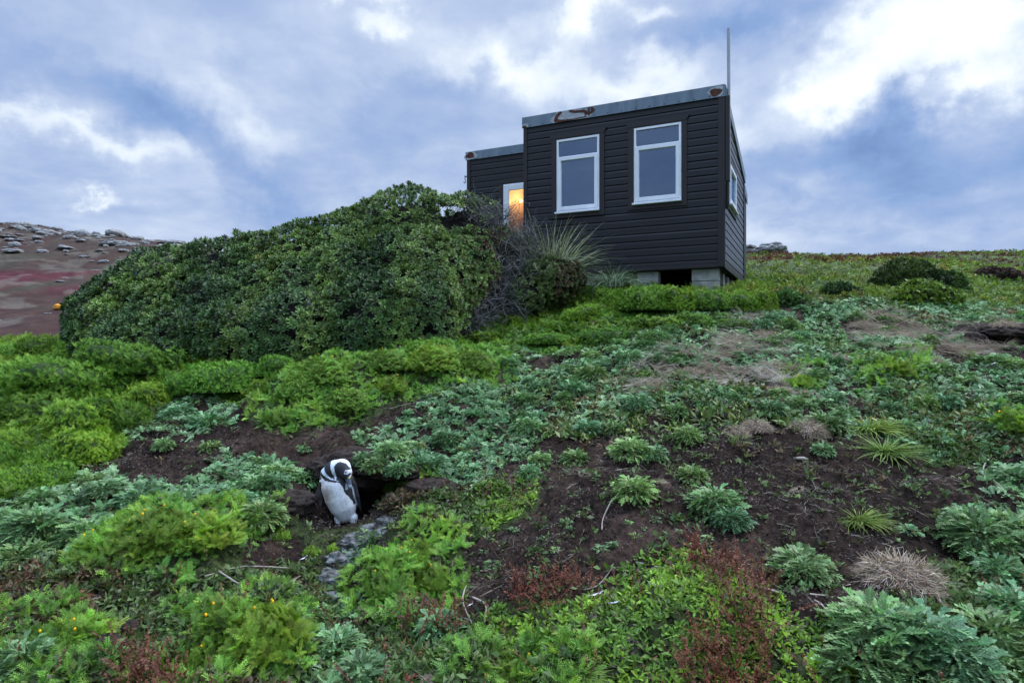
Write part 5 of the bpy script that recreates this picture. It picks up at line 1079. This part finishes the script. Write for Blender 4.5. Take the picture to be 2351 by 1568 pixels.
for a in [(1355, 1385, .07, .1, 'white feather lying at the top edge of the sorrel'), (1400, 1392, .05, -.3, 'smaller white feather right of another on the sorrel edge'), (1075, 1400, .03, .6, 'tiny white feather by the crossing sticks'), (1912, 900, .10, 1.45, 'upright grey white feather on the upper slope right of the dead humps', 1.), (1675, 790, .06, 1.0, 'white feather fleck below the hut corner'), (2060, 730, .06, .2, 'white feather high on the right slope'),
          (1890, 790, .05, .5, 'white feather in the upper middle of the slope'), (2200, 765, .05, .3, 'small white feather near the burrow at the right edge'), (2275, 845, .06, .2, 'white feather below the right edge burrow'), (1955, 872, .05, -.4, 'white feather among leaves on the upper right slope'), (230, 1245, .05, .3, 'bluish white feather among the yellow flowered herbs'), (520, 1395, .05, -.3, 'small white feather in the bottom left herbs'), (650, 1420, .05, .5, 'white feather left of the lower lichen rock'), (690, 1290, .05, .8, 'pale feather on the herbs left of the lichen rocks')]:
    feather(*a)
# --- rocks beside the penguin, soil lumps, burrow roof
def lump(name, c, r, mat, lab, cat, seed=0, amp=.25, fr=2.2, sub=5, kind=None, flat=1., rz=0., group=None):
    bm = bmesh.new(); bmesh.ops.create_icosphere(bm, subdivisions=sub, radius=1); me = bpy.data.meshes.new(name); bm.to_mesh(me); bm.free(); n = len(me.vertices); co = np.zeros(n * 3); me.vertices.foreach_get('co', co); co = co.reshape(-1, 3)
    d = fbm(co[:, 0] * fr + seed, co[:, 1] * fr, co[:, 2] * fr, 5, 200 + seed, .55); co = np.sign(co) * np.abs(co) ** (1.0 if mat is M['clod'] else .85) * (1 + amp * d)[:, None] * np.array(r); me.vertices.foreach_set('co', co.ravel()); me.update(); me.polygons.foreach_set('use_smooth', np.ones(len(me.polygons), bool))
    o = obj(name, me, mat); o.location = c; o.rotation_euler = (0, 0, rz); tag(o, lab, cat, group, kind); return o
for (px, py, r, lab, sd) in [(812, 1250, (.10, .09, .06), 'grey lichen crusted rock directly below the penguin', 1), (790, 1285, (.12, .10, .07), 'largest lichen crusted rock of the clump under the penguin', 2), (765, 1325, (.11, .10, .065), 'lichen crusted rock below the largest one of the clump', 6), (752, 1372, (.08, .08, .06), 'lower lichen crusted rock of the clump, dark hollow at its side', 3),
                             (775, 1408, (.05, .05, .03), 'small lichen crusted stone at the bottom of the clump', 4), (868, 1222, (.13, .10, .09), 'broad lichen crusted rock at the right side of the burrow mouth', 5), (905, 1190, (.12, .10, .07), 'grey crusted rock behind the broad one, right of the burrow mouth', 7), (838, 1240, (.07, .06, .05), 'small crusted stone between the penguin and the broad rock', 8)]:
    x, y, z = G(px, py); lump('lichen_rock', (x, y, z - r[2] * .35), r, M['lichen'], lab, 'rock', sd, .5, 2.6, group='lichen rocks below the burrow')
x, y, z = G(300, 1455); lump('peat_clod', (x, y, z + .02), (.05, .045, .045), M['clod'], 'upper rounded end of the dark clod beside the upright stick', 'clod', 11, .25)
x, y, z = G(245, 1480); lump('peat_clod', (x, y, z + .015), (.075, .05, .045), M['clod'], 'dark crumbly peat clod lying among herbs at the lower left', 'clod', 12, .25, rz=.5)
x, y, z = G(660, 1150); lump('soil_bank', (x, y + .03, z - .03), (.20, .16, .11), M['clod'], None, None, 13, .32, 3.2, kind='structure')
lump('burrow_roof', (PEN[0] + .34, PEN[1] + .30, -.99), (.30, .22, .07), M['clod'], None, None, 14, .32, 3.4, kind='structure')
lump('burrow_roof', (PEN[0] - .02, PEN[1] + .42, -1.02), (.36, .18, .16), M['clod'], None, None, 15, .32, 3.4, kind='structure')
lump('burrow_wall', (PEN[0] + .62, PEN[1] + .16, -1.14), (.22, .2, .13), M['clod'], None, None, 16, .32, 3.4, kind='structure')
x, y = BUR; zb = float(H0(x, y)); lump('burrow_roof', (x + .10, y + .16, zb + .15), (.36, .26, .10), M['clod'], None, None, 17, .35, 2.6, kind='structure')
lump('burrow_wall', (x + .05, y + .42, zb + .02), (.5, .16, .26), M['clod'], None, None, 18, .3, 2.6, kind='structure'); lump('burrow_wall', (x - .34, y + .16, zb + .0), (.14, .2, .15), M['clod'], None, None, 19, .3, 2.6, kind='structure')
# plants hanging over the burrow roof
for (dx, dy, z, s, k) in [(.22, .16, -.96, .75, 1), (.38, .12, -.98, .7, 1), (.10, .25, -.93, .7, 0), (.5, .22, -.97, .7, 0), (.3, .32, -.88, .9, 1), (-.12, .36, -.93, .5, 2)]:
    plant('ragwort_plant', PM[k], (PEN[0] + dx, PEN[1] + dy, z), None, 'dark grey green plant hanging over the burrow mouth behind the penguin', 'plant', 'plants hanging over the burrow mouth', U(0, 6), s)
# --- far rocks
RK = []
for i in range(7):
    o = lump('hill_rock', (0, 0, 0), (1, .8, (.32, .45, .25, .6, .3, .22, .5)[i]), M['rock'], 'x', 'rock', 30 + i, .35, 1.8, 4); RK.append(o.data); bpy.data.objects.remove(o)
rg = np.random.default_rng(12); n = 0
def rock(x, y, s, k, lab, g, sz=1., sink=.3):
    z = float(H(x, y)); o = obj('hill_rock', RK[k]); o.location = (x, y, z + s * sz * .3 * (1 - sink * 2)); o.rotation_euler = (rg.normal(0, .06), rg.normal(0, .06), rg.uniform(0, 6.28)); o.scale = (s, s, s * sz); tag(o, lab, 'rock', g)
while n < 215:
    u = rg.uniform(-.86, -.49); py = rg.uniform(500, 640) if n < 207 else rg.uniform(640, 760); px = CX + F * u
    top = 504 + max(px - 0, 0) * .117 
    if n < 207 and (py < top + 1 or rg.random() > (1.0 if py < top + 34 else .35 if py < top + 70 else .10)): continue
    x, y = ray0(px, py, H0, 30, 125); s = y * abs(rg.normal(0, 1)) * .0042 + y * .0028
    zone = 'along the crest of the left hill' if py < top + 30 else 'scattered on the middle of the left hill' if py < 620 else 'alone on the dark red lower slope at the left'
    rock(x, y, s, int(rg.integers(0, 7)), 'flat grey lichened rock ' + zone, 'grey rocks ' + zone, rg.uniform(.6, 1.1)); n += 1
for (px, py, s, k, sz, lab) in [(190, 545, .85, 3, 1.2, 'blocky pale boulder standing out on the left hill'), (270, 545, 1.6, 1, .9, 'long layered outcrop rock on the left hill'), (255, 566, 1.5, 0, .6, 'flat shelf of grey rock on the left hill'), (150, 570, 1.2, 2, .8, 'low broad slab below the blocky boulder on the left hill'), (310, 548, .9, 6, .9, 'rounded boulder right of the layered outcrop on the left hill'), (30, 575, 1.5, 5, .9, 'broad pale slab near the left edge of the hill'), (315, 583, 1., 4, .9, 'pale rounded rock above the shrub on the left hill')]:
    x, y = ray0(px, py, H0, 30, 125); rock(x, y, s * y / 85, k, lab, 'large rocks of the left hill', sz)
x, y = ray0(146, 712, H0, 30, 110); lump('orange_rock', (x, y, float(H(x, y)) + .15), (.75, .6, .27), M['orange'], 'orange lichen covered rock on the dark red slope at the left edge of the shrub', 'rock', 50, .2)
rg = np.random.default_rng(8)
for i, (px, py, s, k, sz) in enumerate([(1718, 581, .30, 3, .8), (1735, 583, .22, 6, 1.), (1750, 578, .42, 1, 1.1), (1768, 575, .45, 0, 1.5), (1788, 575, .46, 4, 1.6), (1772, 584, .34, 2, 1.), (1757, 569, .28, 6, .9), (1797, 583, .3, 1, 1.), (1722, 572, .36, 3, .6), (1780, 566, .34, 2, 1.3)]):
    Y = 46.; s *= 1.25; p = W3(px, py - 5, Y); o = obj('outcrop_rock', RK[k]); o.location = p; o.scale = (s, s, s * sz); o.rotation_euler = (0, 0, rg.uniform(0, 6)); tag(o, ['lower left block', 'small rounded stone', 'middle block', 'layered block', 'right block with jagged end', 'flat front slab', 'top middle stone', 'lower right block', 'block next to the hut corner', 'top right slab'][i] + ' of the skyline outcrop right of the hut', 'rock', 'outcrop on the skyline')

# ------------------------------------------------------------------ sky
w = bpy.data.worlds.new('World'); sc.world = w; w.use_nodes = True; nt = w.node_tree; N = nt.nodes; L = nt.links; N.clear()
def V_(op, a, b=None, s=None):
    n = N.new('ShaderNodeVectorMath'); n.operation = op
    for i, q in enumerate((a, b)):
        if q is None: continue
        if isinstance(q, (tuple, list)): n.inputs[i].default_value = q
        else: L.new(q, n.inputs[i])
    if s is not None: n.inputs['Scale'].default_value = s
    return n.outputs['Value'] if op in ('DOT_PRODUCT', 'LENGTH') else n.outputs[0]
def A_(op, a, b=None, c=None):
    n = N.new('ShaderNodeMath'); n.operation = op
    for i, q in enumerate((a, b, c)):
        if q is None: continue
        if isinstance(q, (int, float)): n.inputs[i].default_value = q
        else: L.new(q, n.inputs[i])
    return n.outputs[0]
def NZ(v, sc_, det=4, ro=.55, out=0, dist=0.):
    n = N.new('ShaderNodeTexNoise'); n.inputs['Scale'].default_value = sc_; n.inputs['Detail'].default_value = det; n.inputs['Roughness'].default_value = ro; n.inputs['Distortion'].default_value = dist; L.new(v, n.inputs['Vector']); return n.outputs[out]
tc = N.new('ShaderNodeTexCoord'); d0 = V_('NORMALIZE', tc.outputs['Generated'])
w1 = V_('SCALE', V_('SUBTRACT', NZ(d0, 4., 4, .5, 1), (.5, .5, .5)), None, .24); w2 = V_('SCALE', V_('SUBTRACT', NZ(d0, 18., 5, .6, 1), (.5, .5, .5)), None, .11)
d = V_('NORMALIZE', V_('ADD', V_('ADD', d0, w1), w2))
sx = N.new('ShaderNodeSeparateXYZ'); L.new(d0, sx.inputs[0]); zc = A_('MAXIMUM', sx.outputs[2], 0.); iz = A_('DIVIDE', 1., A_('ADD', zc, .22))
cb = N.new('ShaderNodeCombineXYZ'); L.new(A_('MULTIPLY', sx.outputs[0], iz), cb.inputs[0]); L.new(A_('MULTIPLY', sx.outputs[1], iz), cb.inputs[1])
cl = NZ(cb.outputs[0], 1.35, 9, .55, 0, .35); cl2 = NZ(V_('ADD', cb.outputs[0], (7.3, 2.1, 0)), 4.2, 8, .6, 0, .2)
B = A_('ADD', A_('MULTIPLY', A_('SUBTRACT', cl, .5), .55), A_('MULTIPLY', A_('SUBTRACT', cl2, .5), .48))
B = A_('ADD', B, .485)
def cloudpatch(px, py, a, b, ang, amp):      # soft brightening/darkening around a compass direction; a,b in px of the survey chart
    global B
    c = Vector(((px - CX) / F, 1, (CY - py) / F)).normalized(); t1 = c.cross(Vector((0, 0, 1))).normalized(); t2 = t1.cross(c).normalized()
    an = math.radians(ang); k = Vector(((px - CX) / F, 1, (CY - py) / F)).length
    e1 = (t1 * math.cos(an) + t2 * math.sin(an)) * (F * k / a); e2 = (-t1 * math.sin(an) + t2 * math.cos(an)) * (F * k / b)
    q1 = V_('DOT_PRODUCT', d, tuple(e1)); q2 = V_('DOT_PRODUCT', d, tuple(e2)); r2 = A_('ADD', A_('MULTIPLY', q1, q1), A_('MULTIPLY', q2, q2))
    g = A_('EXPONENT', A_('MULTIPLY', r2, -1.)); fr = A_('GREATER_THAN', V_('DOT_PRODUCT', d, tuple(c)), 0.)
    B = A_('ADD', B, A_('MULTIPLY', A_('MULTIPLY', g, fr), amp * (.95 if amp > 0 else .72)))
for a in [(2180, 60, 190, 100, 25, .6), (2230, 200, 190, 60, 0, .5), (1950, 170, 90, 110, 50, .45), (1860, 220, 70, 40, 0, .2), (1330, 40, 50, 50, 0, .45), (1480, 45, 50, 30, 0, .3), (1190, 60, 120, 40, 15, .16), (1350, 190, 280, 60, -12, .30), (1200, 140, 130, 35, 10, .22), (1560, 170, 120, 60, 10, .24),
          (910, 20, 50, 35, 0, .4), (905, 105, 50, 25, 0, .25), (820, 40, 30, 20, 0, .2), (225, 512, 50, 20, 0, .38), (40, 270, 110, 35, 0, .2), (230, 350, 140, 35, -10, .3), (450, 370, 90, 40, -25, .26), (600, 440, 130, 25, -38, .22), (1730, 330, 60, 110, 70, .28), (1300, 560, 300, 60, 0, .2), (2300, 480, 80, 30, 0, .15), (1850, 480, 90, 25, 0, .12), (1750, 570, 160, 50, 0, .12),
          (450, 330, 300, 48, -34, -.30), (620, 450, 180, 60, -38, -.30), (200, 200, 260, 60, -20, -.18), (900, 330, 240, 70, 5, -.15), (700, 380, 120, 50, 0, -.12), (1700, 40, 210, 60, 12, -.42), (2040, 250, 90, 100, 0, -.5), (1980, 330, 190, 60, 0, -.25), (2180, 215, 60, 30, 0, -.35), (2150, 500, 330, 90, 0, -.3), (2120, 400, 300, 110, 0, -.28), (1900, 400, 200, 60, 0, -.12), (330, 90, 280, 90, -15, -.02), (1050, 250, 130, 50, 10, -.15),
          (560, 230, 200, 50, -32, .16), (300, 110, 350, 70, -12, .10), (700, 60, 160, 50, 0, .06)]:
    cloudpatch(*a)
rp = N.new('ShaderNodeValToRGB'); L.new(B, rp.inputs[0]); cr = rp.color_ramp
for i, (p, c) in enumerate([(0., (.16, .265, .52)), (.22, (.25, .38, .66)), (.42, (.37, .48, .72)), (.60, (.53, .63, .82)), (.80, (.80, .88, .97)), (.98, (1.0, 1.0, 1.0))]):
    e = cr.elements[i] if i < 2 else cr.elements.new(p); e.position = p; e.color = (*c, 1)
# unseen sky overhead and behind the camera is boosted to light the ground
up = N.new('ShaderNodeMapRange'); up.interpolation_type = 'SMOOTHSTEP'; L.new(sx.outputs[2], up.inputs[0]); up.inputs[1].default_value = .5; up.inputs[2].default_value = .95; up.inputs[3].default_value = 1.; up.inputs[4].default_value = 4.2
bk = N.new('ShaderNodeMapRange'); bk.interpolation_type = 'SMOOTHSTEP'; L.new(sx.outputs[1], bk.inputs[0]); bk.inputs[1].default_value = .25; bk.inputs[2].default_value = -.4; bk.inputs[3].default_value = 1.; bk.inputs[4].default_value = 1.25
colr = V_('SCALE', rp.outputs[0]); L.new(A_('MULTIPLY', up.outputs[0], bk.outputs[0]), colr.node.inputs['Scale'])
SE, SA = math.radians(52), math.radians(62)    # sun elevation, compass azimuth clockwise from +Y
sky = N.new('ShaderNodeTexSky'); sky.sky_type = 'NISHITA'; sky.sun_disc = False; sky.sun_elevation = SE; sky.sun_rotation = SA
b1 = N.new('ShaderNodeBackground'); L.new(sky.outputs[0], b1.inputs[0]); b1.inputs[1].default_value = .05
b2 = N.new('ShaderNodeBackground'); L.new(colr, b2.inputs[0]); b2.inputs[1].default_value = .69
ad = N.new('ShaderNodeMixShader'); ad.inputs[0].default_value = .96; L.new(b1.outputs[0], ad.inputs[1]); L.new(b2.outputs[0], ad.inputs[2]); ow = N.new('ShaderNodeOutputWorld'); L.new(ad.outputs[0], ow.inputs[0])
sd = bpy.data.lights.new('sun', 'SUN'); sd.energy = 1.7; sd.angle = math.radians(28); sd.color = (1, .96, .92); so = bpy.data.objects.new('sun', sd); link(so)
dv = Vector((math.sin(SA) * math.cos(SE), math.cos(SA) * math.cos(SE), math.sin(SE))); so.rotation_euler = dv.to_track_quat('Z', 'Y').to_euler(); so.location = (0, 0, 20)
# ------------------------------------------------------------------ camera
cam = bpy.data.cameras.new('camera'); cam.sensor_width = 36; cam.lens = F / 2351 * 36; cam.clip_start = .05; cam.clip_end = 6000
co = bpy.data.objects.new('camera', cam); link(co); co.rotation_euler = (math.radians(90), 0, 0); sc.camera = co
sc.view_settings.view_transform = 'Standard'; sc.view_settings.look = 'None'; sc.view_settings.exposure = .7; sc.view_settings.gamma = 1
sc.cycles.max_bounces = 6; sc.cycles.diffuse_bounces = 3; sc.cycles.glossy_bounces = 3; sc.cycles.transmission_bounces = 4; sc.cycles.transparent_max_bounces = 8; sc.cycles.use_denoising = True
